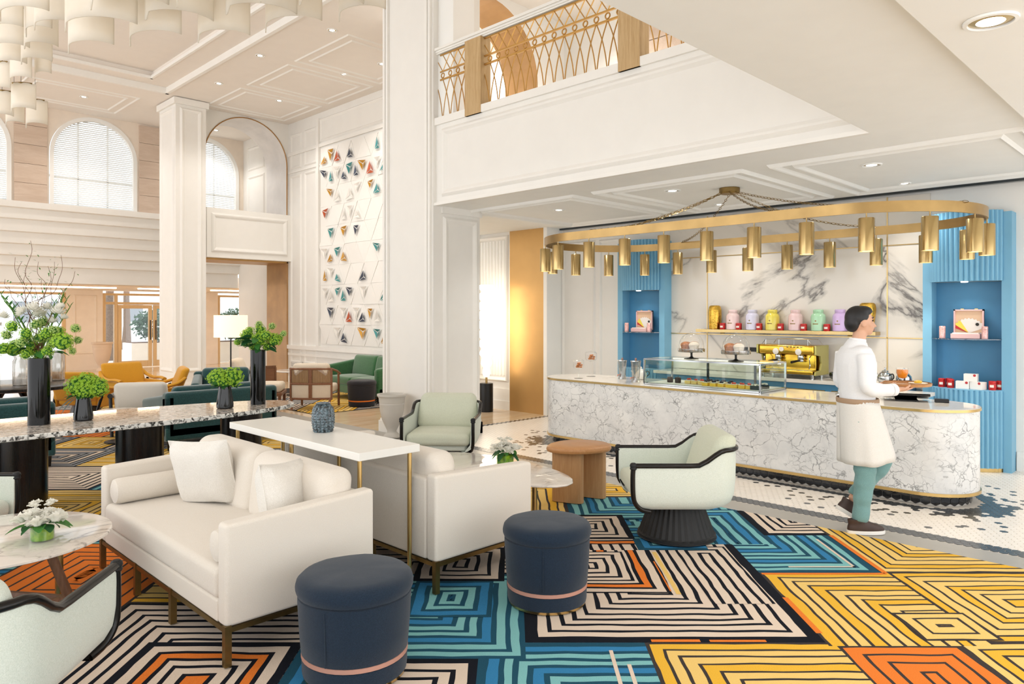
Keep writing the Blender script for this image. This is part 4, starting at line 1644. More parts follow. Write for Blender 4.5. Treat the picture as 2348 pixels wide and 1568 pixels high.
for side, yc, lr in (('right', 2.19, 'right tower'), ('left', 6.63, 'left tower')):
    fan_box('open pink gift box with a fan of cards on the %s shelf' % lr, (9.5, yc - .01, 1.473), R(0))
    can('small pink tin left of the gift box, %s' % lr, (9.42, yc + .22, 1.473), .032, .14, 'pink_tin', 'pink tins', lab_=False)
    can('small pink tin right of the gift box, %s' % lr, (9.42, yc - .2, 1.473), .032, .14, 'pink_tin', 'pink tins', lab_=False)
for (y, x, lab) in ((2.42, 9.44, 'outer red tin at the left of the right tower ledge'), (2.36, 9.5, 'red tin behind the outer one on the right tower ledge'), (1.92, 9.43, 'front red tin at the right of the tower ledge'), (1.87, 9.53, 'red tin half hidden at the right end of the tower ledge'), (2.32, 9.40, 'second red tin from the left on the tower ledge')):
    can(lab, (x, y, .91), .036, .1, 'red_tin', 'red tins in the right tower')


def carton(label, loc, rz):
    t = thing('carton', label, 'box', loc, rz, 'white cartons in the right tower')
    MB().soft(-.05, .05, -.065, .065, 0, .085, .002, inner=1, seg=1).build('box', 'white_card', t)
    MB().lathe([(.014, 0), (.014, .002)], 14, M=Matrix.Translation((-.0505, -.04, .07)) @ Matrix.Rotation(R(-90), 4, 'Y')).build('seal', 'red_dot', t)
    return t


carton('lower left white carton on the blue tower ledge', (9.4, 2.2, .91), R(8))
carton('lower right white carton with a grey mark on the tower ledge', (9.4, 2.05, .91), R(-18))
carton('white carton stacked on top of the two others', (9.41, 2.12, .995), R(4))
# ------------------------------------------------------------------ floating brass shelf with tea jars
sh = thing('wall_shelf', 'long brass floating shelf on the marble wall', 'shelf', (9.58, 4.42, 1.485))
MB().soft(-.09, .085, -1.26, 1.24, 0, .045, .002, inner=1, seg=1).build('board', 'brass_satin', sh)
for y in (-.9, .9):
    MB().box(.07, .085, y - .03, y + .03, -.02, 0).build('bracket', 'brass_dark', sh)


def YX(px, X=9.58):
    r = (px - 1174) / 1665
    return X * (1 - r) / (1 + r)


for nm, c, px in (('blush pink', 'EBCFCB', 1681), ('pale lilac', 'D6D3E6', 1726), ('lemon yellow', 'EAD95A', 1772), ('rose pink', 'E9C8C6', 1825), ('mint green', 'ABD8B0', 1877), ('lavender purple', 'CDB0DC', 1927)):
    mn = 'jar_' + nm.replace(' ', '_')
    plain(mn, c, .15, coat=.4, var=.02)
    where = ' at the left of the row' if px == 1681 else ' in the middle of the row' if px == 1825 else ''
    t = thing('tea_jar', nm + ' tea canister on the brass shelf' + where, 'jar', (9.57, YX(px), 1.53), 0, 'pastel tea canisters')
    MB().lathe([(.085, 0), (.092, .006), (.092, .185), (.085, .21), (.066, .228), (.06, .235)], 30).build('body', mn, t, True)
    MB().lathe([(.062, .236), (.064, .24), (.064, .272), (.056, .28), (0.0, .282)], 30, cap=False).build('lid', mn, t, True)
    for q, (a, z, w, h) in enumerate([(182, .12, .006, .02), (176, .125, .004, .012)] + [(160 + k * 9, .085, .007, .012) for k in range(5)]):
        a = R(a)
        c_ = Vector((.0925 * math.cos(a), .0925 * math.sin(a), z))
        sd = Vector((-math.sin(a), math.cos(a), 0)) * w
        mb = MB().add([c_ - sd, c_ + sd, c_ + sd + Vector((0, 0, h)), c_ - sd + Vector((0, 0, h))], [(0, 1, 2, 3)])
        mb.build('printed_mark', 'brass_dark', t)
for k, (px, lab) in enumerate(((1657, 'red tin beside the left gold vase'), (1694, 'red tin in front of the blush pink canister'), (1741, 'red tin beside the pale lilac canister'), (1790, 'red tin beside the lemon yellow canister'), (1843, 'red tin beside the rose pink canister'), (1896, 'red tin beside the mint green canister'))):
    can(lab, (9.525, YX(px, 9.525), 1.53), .042, .092, 'red_tin', 'red tins on the brass shelf')
for px, lab, flare in ((1640, 'hammered gold vase at the left end of the brass shelf', 0), (1990, 'hammered gold vase at the right end of the brass shelf', 1)):
    t = thing('vase', lab, 'vase', (9.57, YX(px), 1.53))
    pr_ = [(.075, 0), (.085, .01), (.092, .1), (.096, .2), (.094, .28), (.08, .33), (.062, .345), (.055, .34), (.05, .3)] if not flare else [(.06, 0), (.066, .01), (.08, .12), (.098, .24), (.1, .29), (.09, .34), (.07, .36), (.06, .35), (.055, .3)]
    MB().lathe(pr_[:6], 30, cap=False).build('body', 'gold_hammered', t, True)
    MB().lathe(pr_[5:], 30, cap=False).build('neck', 'gold_hammered', t, True)
# ------------------------------------------------------------------ back counter with drawers
bc = thing('back_counter', 'blue back counter with brass fronts and a marble top', 'counter', (0, 0, 0))
MB().box(9.16, 9.66, 2.75, 6.1, .08, .87).build('body', 'blue_deep', bc)
MB().soft(9.12, 9.665, 2.7, 6.15, .875, .92, .003, inner=1, seg=1).build('worktop', 'counter_top_marble', bc)
MB().box(9.22, 9.64, 2.8, 6.05, 0, .08).build('plinth', 'black_metal', bc)
for k in range(4):
    y = 2.82 + k * .82
    d = MB().box(9.142, 9.16, y, y + .74, .14, .8).build('door', 'brass_satin', bc)
    MB().box(9.128, 9.142, y + .04, y + .7, .76, .78).build('handle', 'brass', d)
rc_ = thing('service_cabinet', 'low marble fronted cabinet with a blue side by the right tower', 'cabinet', (8.62, 2.42, 0))
MB().box(0, .5, 0, .42, 0, .83).build('body', 'blue_paint', rc_)
MB().box(-.02, 0, .02, .42, .08, .8).build('front_panel', 'counter_marble', rc_)
MB().soft(-.03, .52, -.01, .44, .83, .87, .003, inner=1, seg=1).build('top', 'counter_top_marble', rc_)
# ------------------------------------------------------------------ espresso machine
em = thing('espresso_machine', 'gold two-group espresso machine on the back counter', 'coffee machine', (9.36, 4.15, .92))
plain('machine_side', 'B9B26A', .25, .6)
MB().soft(-.2, .2, -.37, .37, .31, .43, .03, inner=2).build('top_body', 'gold_metal', em, True)
MB().soft(-.06, .2, -.34, .34, .06, .31, .01, inner=1).build('back_body', 'gold_metal', em, True)
MB().soft(-.22, .12, -.36, .36, .06, .11, .01, inner=1).build('drip_tray', 'gold_metal', em, True)
MB().box(-.2, .1, -.34, .34, .11, .115).build('drip_grid', 'steel', em)
for sy in (-1, 1):
    pts = [(-.2, .43), (.2, .43), (.2, .05), (-.22, .05), (-.2, .1), (-.06, .12), (-.03, .2), (-.06, .29), (-.2, .31)]
    M = Matrix(((1, 0, 0, 0), (0, 0, 1, 0), (0, 1, 0, 0), (0, 0, 0, 1)))
    mb = MB().prism([(x, z) for x, z in pts], sy * .372, sy * .40, M=M)
    bevel(mb.build('side_panel', 'machine_side', em), .008)
    for x in (-.15, .15):
        MB().lathe([(.018, 0), (.018, .06)], 12, (x, sy * .33, 0)).build('foot', 'steel', em, True)
    MB().tube(smooth_path([(-.12, sy * .31, .31), (-.17, sy * .3, .26), (-.15, sy * .3, .18), (-.18, sy * .3, .13)], 5), .006, 8).build('steam_wand', 'steel', em, True)
for y in (-.17, .13):
    g = MB().lathe([(.035, .24), (.042, .25), (.042, .3), (.03, .32)], 20, (-.12, y, 0)).build('group_head', 'steel', em, True)
    MB().lathe([(.038, .215), (.04, .225), (.04, .242)], 20, (-.12, y, 0)).build('basket', 'steel', g, True)
    MB().tube([(-.155, y, .232), (-.2, y + .02, .228), (-.29, y + .05, .215)], [.01, .014, .017], 10).build('portafilter_handle', 'black_wood', g, True)
    MB().lathe([(.04, 0), (.04, .012), (.03, .016)], 20, M=Matrix.Translation((-.19, y + .0, .345)) @ Matrix.Rotation(R(-90), 4, 'Y')).build('dial', 'tin_label', em, True)
rail = [(-.17, -.33, .44), (-.17, -.28, .5), (-.17, .28, .5), (-.17, .33, .44)]
MB().tube(rail, .005, 6).build('cup_rail', 'steel', em)
MB().tube([(.17, y, z) for x, y, z in rail], .005, 6).build('cup_rail', 'steel', em)
for y in (-.28, -.1, .1, .28):
    MB().tube([(-.17, y, .43), (-.17, y, .5)], .004, 6).build('rail_post', 'steel', em)
MB().lathe([(.03, 0), (.03, .006)], 18, M=Matrix.Translation((-.203, .05, .375)) @ Matrix.Rotation(R(-90), 4, 'Y')).build('badge', 'tin_label', em)
for k in range(5):
    MB().box(-.205, -.2, -.22 + k * .045, -.195 + k * .045, .4, .41).build('button', 'black_metal', em)
# ribbed bowl, glasses, teapots on the back counter
t = thing('bowl', 'silver ribbed bowl on the back counter', 'bowl', (9.3, 3.5, .92))
n = 48
mb = MB()
mb.loft([[((r + .004 * math.cos(i * PI * 2 / 4)) * math.cos(2 * PI * i / n), (r + .004 * math.cos(i * PI * 2 / 4)) * math.sin(2 * PI * i / n), z) for i in range(n)] for r, z in ((.08, 0), (.12, .03), (.135, .07), (.13, .1), (.122, .1), (.11, .04), (.06, .015))])
mb.build('body', 'chrome_dark', t, True, angle=70)
MB().lathe([(.06, -.0), (.07, .006)], 24).build('foot_ring', 'chrome_dark', t, True)


def teapot(label, loc, rz, s=1.0, mat='steel'):
    t = thing('teapot', label, 'teapot', loc, rz)
    MB().lathe([(r * s, z * s) for r, z in ((.04, 0), (.06, .01), (.078, .05), (.074, .09), (.05, .12), (.035, .128))], 26).build('body', mat, t, True)
    MB().lathe([(r * s, z * s) for r, z in ((.036, .128), (.03, .142), (.012, .148), (.008, .155), (.013, .166), (.006, .176), (0.0, .178))], 20, cap=False).build('lid', mat, t, True)
    MB().tube([Vector(p) * s for p in smooth_path([(.07, 0, .05), (.11, 0, .07), (.125, 0, .11), (.145, 0, .125)], 5)], [.014 * s] * 6 + [.009 * s] * 10, 8).build('spout', mat, t, True)
    MB().tube([Vector(p) * s for p in smooth_path([(-.065, 0, .1), (-.11, 0, .11), (-.12, 0, .07), (-.075, 0, .035)], 5)], .007 * s, 8).build('handle', 'black_metal', t, True)
    return t


teapot('silver teapot on the service cabinet, nearer the server', (9.28, 2.98, .92), R(60), 1.1)
teapot('silver teapot on the back counter against the blue tower', (9.3, 2.78, .92), R(20), 1.1)
teapot('white teapot on the counter between the glass dispensers', (7.95, 5.55, ZC), R(150), .95, 'lacquer_white')
for k, (x, y, lab) in enumerate(((9.3, 3.22, 'clear tumbler on the back counter behind the server'), (9.3, 3.12, 'second clear tumbler on the back counter behind the server'))):
    t = thing('tumbler', lab, 'glass', (x, y, .92))
    MB().lathe([(.035, .002), (.042, .13)], 20, cap=False).build('wall', 'clear_glass', t, True)
    MB().lathe([(.035, 0), (.035, .008)], 20).build('base', 'clear_glass', t, True)
# tall water carafe post on the counter
t = thing('drink_tap', 'slender chrome column tap on the counter beside the server', 'tap', (7.95, 3.0, ZC))
MB().lathe([(.05, 0), (.05, .012), (.03, .016), (.026, .03)], 24).build('base', 'steel', t, True)
MB().lathe([(.024, .016), (.024, .36), (.018, .37), (0, .372)], 20, cap=False).build('column', 'steel', t, True)
MB().tube([(0, 0, .33), (-.07, 0, .33), (-.075, 0, .3)], .009, 8).build('nozzle', 'steel', t, True)
t = thing('order_tablet', 'black order tablet and card reader on the counter', 'tablet', (7.9, 2.34, ZC), R(20))
Mx = Matrix.Translation((0, 0, .045)) @ Matrix.Rotation(R(12), 4, 'Y')
MB().soft(-.13, .13, -.2, .2, -.012, .012, .006, inner=1, M=Mx).build('screen', 'black_gloss', t)
MB().soft(-.1, .1, -.1, .1, 0, .014, .004, inner=1).build('stand', 'black_metal', t)
MB().soft(-.09, -.02, -.36, -.24, 0, .035, .006, inner=1).build('card_reader', 'black_metal', t)
# ------------------------------------------------------------------ glass pastry case
dc = thing('pastry_case', 'glass pastry display case with chrome frame on the counter', 'display case', (7.46, 3.66, ZC))
DX, DY, DZ = .62, 1.5, .31
for x in (0, DX):
    for y in (0, DY):
        MB().box(x - .009, x + .009, y - .009, y + .009, 0, DZ).build('frame_post', 'steel', dc)
    for z in (.012, DZ):
        MB().box(x - .009, x + .009, 0, DY, z - .009, z + .009).build('frame_rail', 'steel', dc)
for y in (0, DY):
    for z in (.012, DZ):
        MB().box(0, DX, y - .009, y + .009, z - .009, z + .009).build('frame_rail', 'steel', dc)
for y in (.36, .98):
    MB().box(DX - .02, DX, y - .012, y + .012, 0, DZ).build('frame_post', 'chrome_dark', dc)
MB().box(.01, DX - .01, .01, DY - .01, 0, .02).build('base', 'chrome_dark', dc)
MB().box(.03, DX - .03, .03, DY - .03, .02, .026).build('tray', 'white_card', dc)
MB().box(-.003, .003, .01, DY - .01, .02, DZ - .01).build('front_pane', 'case_glass', dc)
MB().box(DX - .003, DX + .003, .01, DY - .01, .02, DZ - .01).build('rear_pane', 'case_glass', dc)
for y in (0, DY):
    MB().box(.01, DX - .01, y - .003, y + .003, .02, DZ - .01).build('side_pane', 'case_glass', dc)
MB().box(.0, DX, .0, DY, DZ + .004, DZ + .01).build('top_pane', 'case_glass', dc)
glow('case_fill_glow', 'FFF3DE', 6)
MB().box(DX - .045, DX - .025, .04, DY - .04, DZ - .022, DZ - .01).build('case_fill_strip', 'case_fill_glow', dc)  # added glow strip that brightens the inside of the case
plain('choc', '35211A', .4, var=.3, scale=60)
plain('sponge', 'EBCB7E', .7, var=.15, scale=40)
plain('strawberry', 'D94A35', .35, var=.2, scale=60)
plain('berry', '2D2436', .3, var=.3, scale=80)
plain('custard', 'EFC23C', .4, var=.1, scale=40)
plain('cookie', 'B4713C', .7, var=.3, scale=50, bump=.5, bscale=60)
plain('cream_icing', 'F3E9D6', .5)


def pastry(kind, label, x, y, z):
    t = thing('pastry', label, 'pastry', (x, y, z), rnd.uniform(-.2, .2), 'pastries in the glass case')
    rr = random.Random(int(x * 1000 + y * 777))
    if kind == 'choc':
        MB().lathe([(.034, 0), (.037, .01), (.037, .055), (.03, .066), (0, .068)], 18, cap=False).build('cake', 'choc', t, True)
        MB().tube([(0, 0, .066), (.01, 0, .08)], .004, 6).build('curl', 'choc', t)
    elif kind == 'dark':
        MB().soft(-.04, .04, -.055, .055, 0, .045, .004, inner=1).build('case', 'ink', t)
        mb = MB()
        for q in range(6):
            mb.ball((rr.uniform(-.028, .028), rr.uniform(-.04, .04), .05), .014, 8, 6)
        mb.build('icing', 'cream_icing', t, True)
    else:
        MB().soft(-.038, .038, -.038, .038, 0, .036, .006, inner=1).build('base', 'sponge' if kind == 'straw' else 'custard', t, True)
        MB().soft(-.034, .034, -.034, .034, .036, .046, .005, inner=1).build('cream', 'cream_icing', t, True)
        mb = MB()
        for q in range(5):
            mb.ball((rr.uniform(-.022, .022), rr.uniform(-.022, .022), .054), rr.uniform(.009, .014), 8, 6)
        mb.build('fruit', 'strawberry' if kind in ('straw', 'red') else 'berry', t, True)
    return t


PS = []
for k in range(2):
    PS.append(('choc', .2, 1.26 - k * .11, ('left', 'right')[k] + ' round chocolate cake at the far left of the case'))
for k in range(3):
    PS.append(('straw', .2, 1.0 - k * .09, ('left', 'middle', 'right')[k] + ' strawberry topped square cake in the case'))
for k in range(4):
    PS.append(('berry', .26, .76 - k * .095, ('first', 'second', 'third', 'fourth')[k] + ' custard tart with dark berries from the left'))
for k in range(4):
    PS.append(('berry', .12, .72 - k * .1, ('first', 'second', 'third', 'fourth')[k] + ' front-row custard tart with dark berries'))
for k in range(3):
    PS.append(('red', .12, .36 - k * .09, ('first', 'second', 'third')[k] + ' custard tart with red fruit near the right end'))
for k in range(2):
    PS.append(('dark', .11 + k * .17, .1, ('front', 'rear')[k] + ' dark cased tart at the right end of the case'))
for kd, x, y, lab in PS:
    pastry(kd, lab, 7.46 + x, 3.66 + y, ZC + .026)


def cloche(label, loc, r=.15):
    t = thing('cake_stand', label, 'cake stand', loc)
    MB().lathe([(.085, 0), (.09, .006), (.03, .016), (.013, .03), (.012, .07), (.03, .08)], 28).build('foot', 'black_metal', t, True)
    MB().lathe([(.02, .08), (r, .084), (r + .004, .092), (r + .004, .125), (r - .004, .125), (r - .004, .094), (0, .094)], 36, cap=False).build('plate', 'mercury_glass', t, True)
    d = MB().lathe([(r * .93, .1), (r * .95, .16), (r * .88, .22), (r * .66, .275), (r * .33, .305), (.012, .312)], 36, cap=False).build('dome', 'clear_glass', t, True)
    MB().ball((0, 0, .328), .017, 12, 8).build('knob', 'clear_glass', d, True)
    return t


for (x, y, lab) in ((7.72, 4.66, 'left'), (7.66, 4.05, 'right')):
    cloche('glass domed cake stand, %s of the two on the pastry case' % lab, (x, y, ZC + DZ + .01), .155 if lab == 'left' else .16)
    rr = random.Random(int(y * 10))
    for q, (dx_, dy_) in enumerate(((-.04, .055), (-.045, -.06), (.055, .0))):
        t = thing('muffin', ('brown crusted cake at the left', 'sugar dusted cake at the front', 'brown crusted cake at the right')[q] + ' under the %s glass dome' % lab, 'cake', (x + dx_, y + dy_, ZC + DZ + .105), 0, 'cakes under glass domes')
        t.scale = (1.3, 1.3, 1.3)
        MB().lathe([(.034, 0), (.044, .045), (.04, .05)], 16).build('paper_case', 'cream_icing' if q == 1 else 'cookie', t, True)
        mb = MB()
        mb.ball((0, 0, .058), (.048, .048, .03), 14, 8)
        mb.v = [(a + .005 * noise.noise((a * 60, b * 60, c * 60)), b, c + .006 * noise.noise((a * 50, b * 50, 3))) for a, b, c in mb.v]
        mb.build('crust', 'cream_icing' if q == 1 else 'cookie', t, True)


def footed_jar(label, loc, h, r):
    t = thing('footed_jar', label, 'jar', loc)
    MB().lathe([(r * .8, 0), (r * .8, .004), (.012, .012), (.007, .03), (.007, h - .01), (.02, h)], 22).build('stem', 'clear_glass', t, True)
    MB().lathe([(.015, h), (r * .8, h + .015), (r, h + .04), (r, h + .11), (r * .99, h + .115)], 26, cap=False).build('bowl', 'clear_glass', t, True)
    l_ = MB().lathe([(r * 1.04, h + .115), (r * .8, h + .13), (.012, h + .138), (.006, h + .145)], 26, cap=False).build('lid', 'clear_glass', t, True)
    MB().ball((0, 0, h + .156), .012, 10, 7).build('knob', 'clear_glass', l_, True)
    return t


for (x, y, h, r, lab) in ((7.5, 6.24, .12, .073, 'low'), (7.85, 6.31, .21, .08, 'tall')):
    footed_jar('%s footed glass jar of biscuits on the counter' % lab, (x, y, ZC), h, r)
    rr = random.Random(int(h * 100))
    for q in range(9):
        a = q * 2.4
        t = MB()
        t.ball((0, 0, 0), (.022, .022, .013), 10, 6)
        o = t.build('biscuit', 'cookie', None, True)
        o.location = (x + math.cos(a) * r * .5 * (q % 3) / 2, y + math.sin(a) * r * .5 * (q % 3) / 2, ZC + h + .035 + (q // 3) * .024)
        tag(o, ('bottom', 'middle', 'top')[q // 3] + ' layer biscuit inside the %s footed glass jar' % lab, 'biscuit', 'biscuits in the %s glass jar' % lab)
# glass dispensers left of the case
for (x, y, s, lab) in ((7.85, 5.78, 1.0, 'left'), (7.62, 5.4, 1.08, 'right')):
    t = thing('water_dispenser', 'cut glass water dispenser with copper tap, %s of the pair' % lab, 'dispenser', (x, y, ZC))
    MB().lathe([(.055 * s, 0), (.05 * s, .02), (.045 * s, .05), (.055 * s, .2 * s), (.06 * s, .24 * s)], 12, cap=False).build('body', 'mercury_glass', t)
    MB().lathe([(.062 * s, .24 * s), (.06 * s, .25 * s), (.01, .262 * s), (0, .264 * s)], 18, cap=False).build('lid', 'steel', t, True)
    MB().tube([(0, 0, .262 * s), (0, 0, .28 * s)], .012, 8).build('knob', 'leather_tan', t, True)
    MB().tube([(-.05 * s, 0, .06), (-.1 * s, 0, .06), (-.105 * s, 0, .04)], .008, 8).build('tap', 'leather_tan', t, True)
# ------------------------------------------------------------------ brass ring pendant light
ZR = 2.72
pl_ = thing('ring_pendant', 'oval brass ring chandelier with cylinder lamps above the counter', 'chandelier', (7.95, 4.285, ZR))
RX0, RX1, RY = -1.05, 1.05, 2.615
o1 = stadium(RX0, RX1, -RY, RY, 30)
i1 = stadium(RX0 + .022, RX1 - .022, -RY + .022, RY - .022, 30)
mb = MB()
n = len(o1)
mb.add([(x, y, -.05) for x, y in o1] + [(x, y, .05) for x, y in o1] + [(x, y, -.05) for x, y in i1] + [(x, y, .05) for x, y in i1],
       [(i, (i + 1) % n, n + (i + 1) % n, n + i) for i in range(n)] + [(2 * n + i, 3 * n + i, 3 * n + (i + 1) % n, 2 * n + (i + 1) % n) for i in range(n)] +
       [(i, 2 * n + i, 2 * n + (i + 1) % n, (i + 1) % n) for i in range(n)] + [(n + i, n + (i + 1) % n, 3 * n + (i + 1) % n, 3 * n + i) for i in range(n)])
mb.build('ring_band', 'brass_ring', pl_, True, angle=35)
# pendants evenly along the centre line of the band
cl_ = stadium(RX0 + .011, RX1 - .011, -RY + .011, RY - .011, 60)
per = [0]
for a, b in zip(cl_, cl_[1:] + cl_[:1]):
    per.append(per[-1] + math.dist(a, b))
NP = 24
proto = None
for k in range(NP):
    s = (k + .62) / NP * per[-1]
    j = max(i for i in range(len(per)) if per[i] <= s)
    a, b = cl_[j % len(cl_)], cl_[(j + 1) % len(cl_)]
    f = (s - per[j]) / max(1e-9, per[j + 1] - per[j])
    x, y = a[0] + (b[0] - a[0]) * f, a[1] + (b[1] - a[1]) * f
    if proto is None:
        c0 = MB().lathe([(.066, -.40), (.07, -.40), (.07, -.10), (.066, -.095), (0.0, -.095)], 28, cap=False).build('lamp_cylinder', 'brass_satin', pl_, True)
        l0 = MB().lathe([(.066, -.392), (.03, -.39), (0.0, -.39)], 24, cap=False).build('lens', 'pendant_lens', c0, True)
        r0 = MB().lathe([(.011, -.10), (.006, -.085), (.006, -.05)], 10).build('stem', 'brass_satin', c0, True)
        proto = (c0, l0, r0)
        c = c0
    else:
        c = c0.copy()
        COL.objects.link(c)
        for q in (l0, r0):
            g = q.copy()
            COL.objects.link(g)
            g.parent = c
    c.location = (x, y, 0)
for k in range(0, NP, 3):
    s = (k + .62) / NP * per[-1]
    j = max(i for i in range(len(per)) if per[i] <= s)
    a = cl_[j % len(cl_)]
    spot((7.95 + a[0], 4.285 + a[1], ZR - .42), 14, (1, .9, .76), R(100), .05)
cn = MB().lathe([(.02, ZL - ZR - .075), (.1, ZL - ZR - .07), (.12, ZL - ZR - .05), (.12, ZL - ZR - .002)], 30).build('canopy', 'brass_dark', pl_, True)
for (ex, ey) in ((-1.04, -1.3), (1.04, -1.3), (-1.04, 1.3), (1.04, 1.3), (-.4, 2.56), (-.4, -2.56)):
    A = Vector((ex * .09, ey * .04, ZL - ZR - .06))
    B = Vector((ex, ey, .05))
    L_ = (B - A).length
    nl = int(L_ / .042)
    mb = MB()
    d = (B - A).normalized()
    u = d.orthogonal().normalized()
    w = d.cross(u)
    for q in range(nl):
        p = A + (B - A) * ((q + .5) / nl)
        p = p - Vector((0, 0, .10)) * (1 - (2 * (q + .5) / nl - 1) ** 2)
        ax = u if q % 2 else w
        pts = [p + d * (.026 * math.cos(R(a_))) + ax * (.012 * math.sin(R(a_))) for a_ in range(0, 360, 45)]
        mb.tube(pts + [pts[0]], .0035, 4, cap=False)
    ch = mb.build('chain', 'brass_dark', pl_, True)
    ch['kind'] = 'stuff'
# ------------------------------------------------------------------ long granite table
lt = thing('communal_table', 'long oval speckled granite table on black drum legs', 'table', (0, 0, .02))
ol = []
cxt, cyt, hl, hw = 1.55, 7.6, 2.5, .62
for k in range(96):
    a = 2 * PI * k / 96
    c, s = math.cos(a), math.sin(a)
    ol.append((cxt + math.copysign(abs(c) ** (2 / 2.35), c) * hl, cyt + math.copysign(abs(s) ** (2 / 2.35), s) * hw))


def shrinkp(p, k):
    return [(x - (x - cxt) / hl * k, y - (y - cyt) / hw * k) for x, y in p]


mb = MB().loft([[(x, y, z) for x, y in shrinkp(ol, k)] for k, z in ((.01, .70), (0, .706), (0, .738), (.008, .745))])
for i in range(96):
    pass
mb.m = [0] * len(mb.m)
mb.m[-1] = 1
mb.build('table_top', ['granite_edge', 'granite'], lt, False)
for x in (.45, 1.47, 2.47, 3.5):
    MB().lathe([(.215, 0), (.215, .70)], 40, (x, 7.66, 0)).build('drum_leg', 'ebony', lt, True)
ZT = .757


def px_at(px, py, t):
    """a point at camera distance t on the ray of a photo pixel (used for placing small blooms)"""
    r, u = (px - 1174) / 1665, -(py - 720) / 1665
    return Vector((S2 * (1 + r) * t, S2 * (1 - r) * t, 1.75 + u * t))


# ------------------------------------------------------------------ flower prototypes (shared meshes)
def me_of(mb, name, mats, smooth=False):
    me = bpy.data.meshes.new(name)
    me.from_pydata(mb.v, [], mb.f)
    for x in mats:
        me.materials.append(MATS[x])
    if len(mats) > 1:
        me.polygons.foreach_set('material_index', mb.m)
    if smooth:
        me.polygons.foreach_set('use_smooth', [True] * len(mb.f))
    me.update()
    return me


def hydrangea(nf, size, seed, mat, bot=-.5):
    mb = MB()
    rr = random.Random(seed)
    for k in range(nf):
        z = 1 - (1 - bot) * (k + .5) / nf
        a = k * 2.39996
        rad = math.sqrt(max(0, 1 - z * z))
        d = Vector((rad * math.cos(a), rad * math.sin(a), z)) + Vector((rr.gauss(0, .07), rr.gauss(0, .07), rr.gauss(0, .05)))
        p = d * rr.uniform(.9, 1.06)
        d = (d + Vector((rr.gauss(0, .25), rr.gauss(0, .25), rr.gauss(0, .25)))).normalized()
        u = d.orthogonal().normalized()
        u = Matrix.Rotation(rr.uniform(0, 6.28), 3, d) @ u
        v = d.cross(u)
        for q in range(4):
            e = u if q == 0 else v if q == 1 else -u if q == 2 else -v
            f = v if q in (0, 2) else u
            mb.add([p, p + (e * .6 + f * .42) * size + d * .05, p + e * size * 1.1 + d * .10 * rr.uniform(0, 1), p + (e * .6 - f * .42) * size + d * .05], [(0, 1, 2, 3)])
    mb.ball((0, 0, 0), .8, 10, 7, mi=1)
    return me_of(mb, 'bloom', [mat, 'leaf_green'])


def mum(seed):
    mb = MB()
    rr = random.Random(seed)
    for k in range(70):
        z = 1 - 1.1 * (k + .5) / 70
        a = k * 2.39996
        rad = math.sqrt(max(0, 1 - z * z))
        d = Vector((rad * math.cos(a), rad * math.sin(a), z)).normalized()
        s = d.cross(Vector((0, 0, 1)))
        s = s.normalized() if s.length > .01 else Vector((1, 0, 0))
        t_ = s.cross(d)
        L_ = rr.uniform(.85, 1.1)
        mb.add([d * .15 - s * .05, d * .55 * L_ - s * .14, d * L_ + t_ * .15, d * .55 * L_ + s * .14, d * .15 + s * .05], [(0, 1, 2, 3, 4)])
    return me_of(mb, 'bloom', ['white_petal'])


def rose(seed):
    mb = MB()
    rr = random.Random(seed)
    for lay in range(6):
        n = (1, 3, 3, 5, 5, 6)[lay]
        r0 = .1 + lay * .15
        for k in range(n):
            a0 = k * 2 * PI / n + lay * 1.1 + rr.uniform(-.2, .2)
            da = 2.4 / n ** .6 if n > 1 else 6.0
            rows = []
            for j in range(4):
                t_ = j / 3
                z = -.55 + 1.25 * t_ - .15 * lay * t_ * t_
                rad = r0 * (.35 + .85 * t_) + (.12 * t_ ** 3 * lay / 3)
                rows.append([(rad * math.cos(a0 + da * (q / 4 - .5)), rad * math.sin(a0 + da * (q / 4 - .5)), z - .1 * abs(q - 2) * t_) for q in range(5)])
            mb.loft(rows, closed=False, cap=False)
    return me_of(mb, 'bloom', ['white_petal'], True)


def leafmesh(mat, fold=.25, curl=.3, wid=.28):
    mb = MB()
    rows = []
    for j in range(7):
        t_ = j / 6
        w = wid * math.sin(PI * min(1, t_ * .93 + .04)) ** .8
        z = -curl * t_ * t_
        rows.append([(t_, -w, z + fold * w), (t_, 0, z), (t_, w, z + fold * w)])
    mb.loft(rows, closed=False, cap=False)
    return me_of(mb, 'leaf', [mat], True)


HY = [hydrangea(150, .15, s, 'lime_petal') for s in (1, 2)]
VB = [hydrangea(60, .26, s, 'viburnum_petal', -.85) for s in (3, 4)]
VL = hydrangea(80, .2, 6, 'lime_petal', -.85)
MU = mum(5)
RO = [rose(7), rose(8)]
LF = leafmesh('leaf_green')
LD = leafmesh('leaf_dark')


def put(me, parent, p, s, rot=None, name=None):
    o = bpy.data.objects.new(name or me.name.split('.')[0], me)
    COL.objects.link(o)
    o.parent = parent
    o.location = Vector(p) - parent.location
    o.scale = (s, s, s) if not isinstance(s, (tuple, list)) else s
    if rot is not None:
        o.rotation_euler = rot
    return o


def aim(d, roll=0):
    return (Vector(d).to_track_quat('X', 'Z') @ Matrix.Rotation(roll, 3, 'X').to_quaternion()).to_euler()


def cyl_vase(label, loc, r0, r1, h, mat, foot=True):
    t = thing('vase', label, 'vase', loc)
    MB().lathe([(r0 * .9, .012 if foot else 0), (r0, .02 if foot else .004), (r0, h * .25), (r1, h), (r1 * .93, h), (r0 * .85, .04)], 36, cap=False).build('body', mat, t, True)
    MB().lathe([(r0 * (.72 if foot else .98), 0), (r0 * (.74 if foot else .98), .014)], 32).build('foot', mat, t, True)
    return t


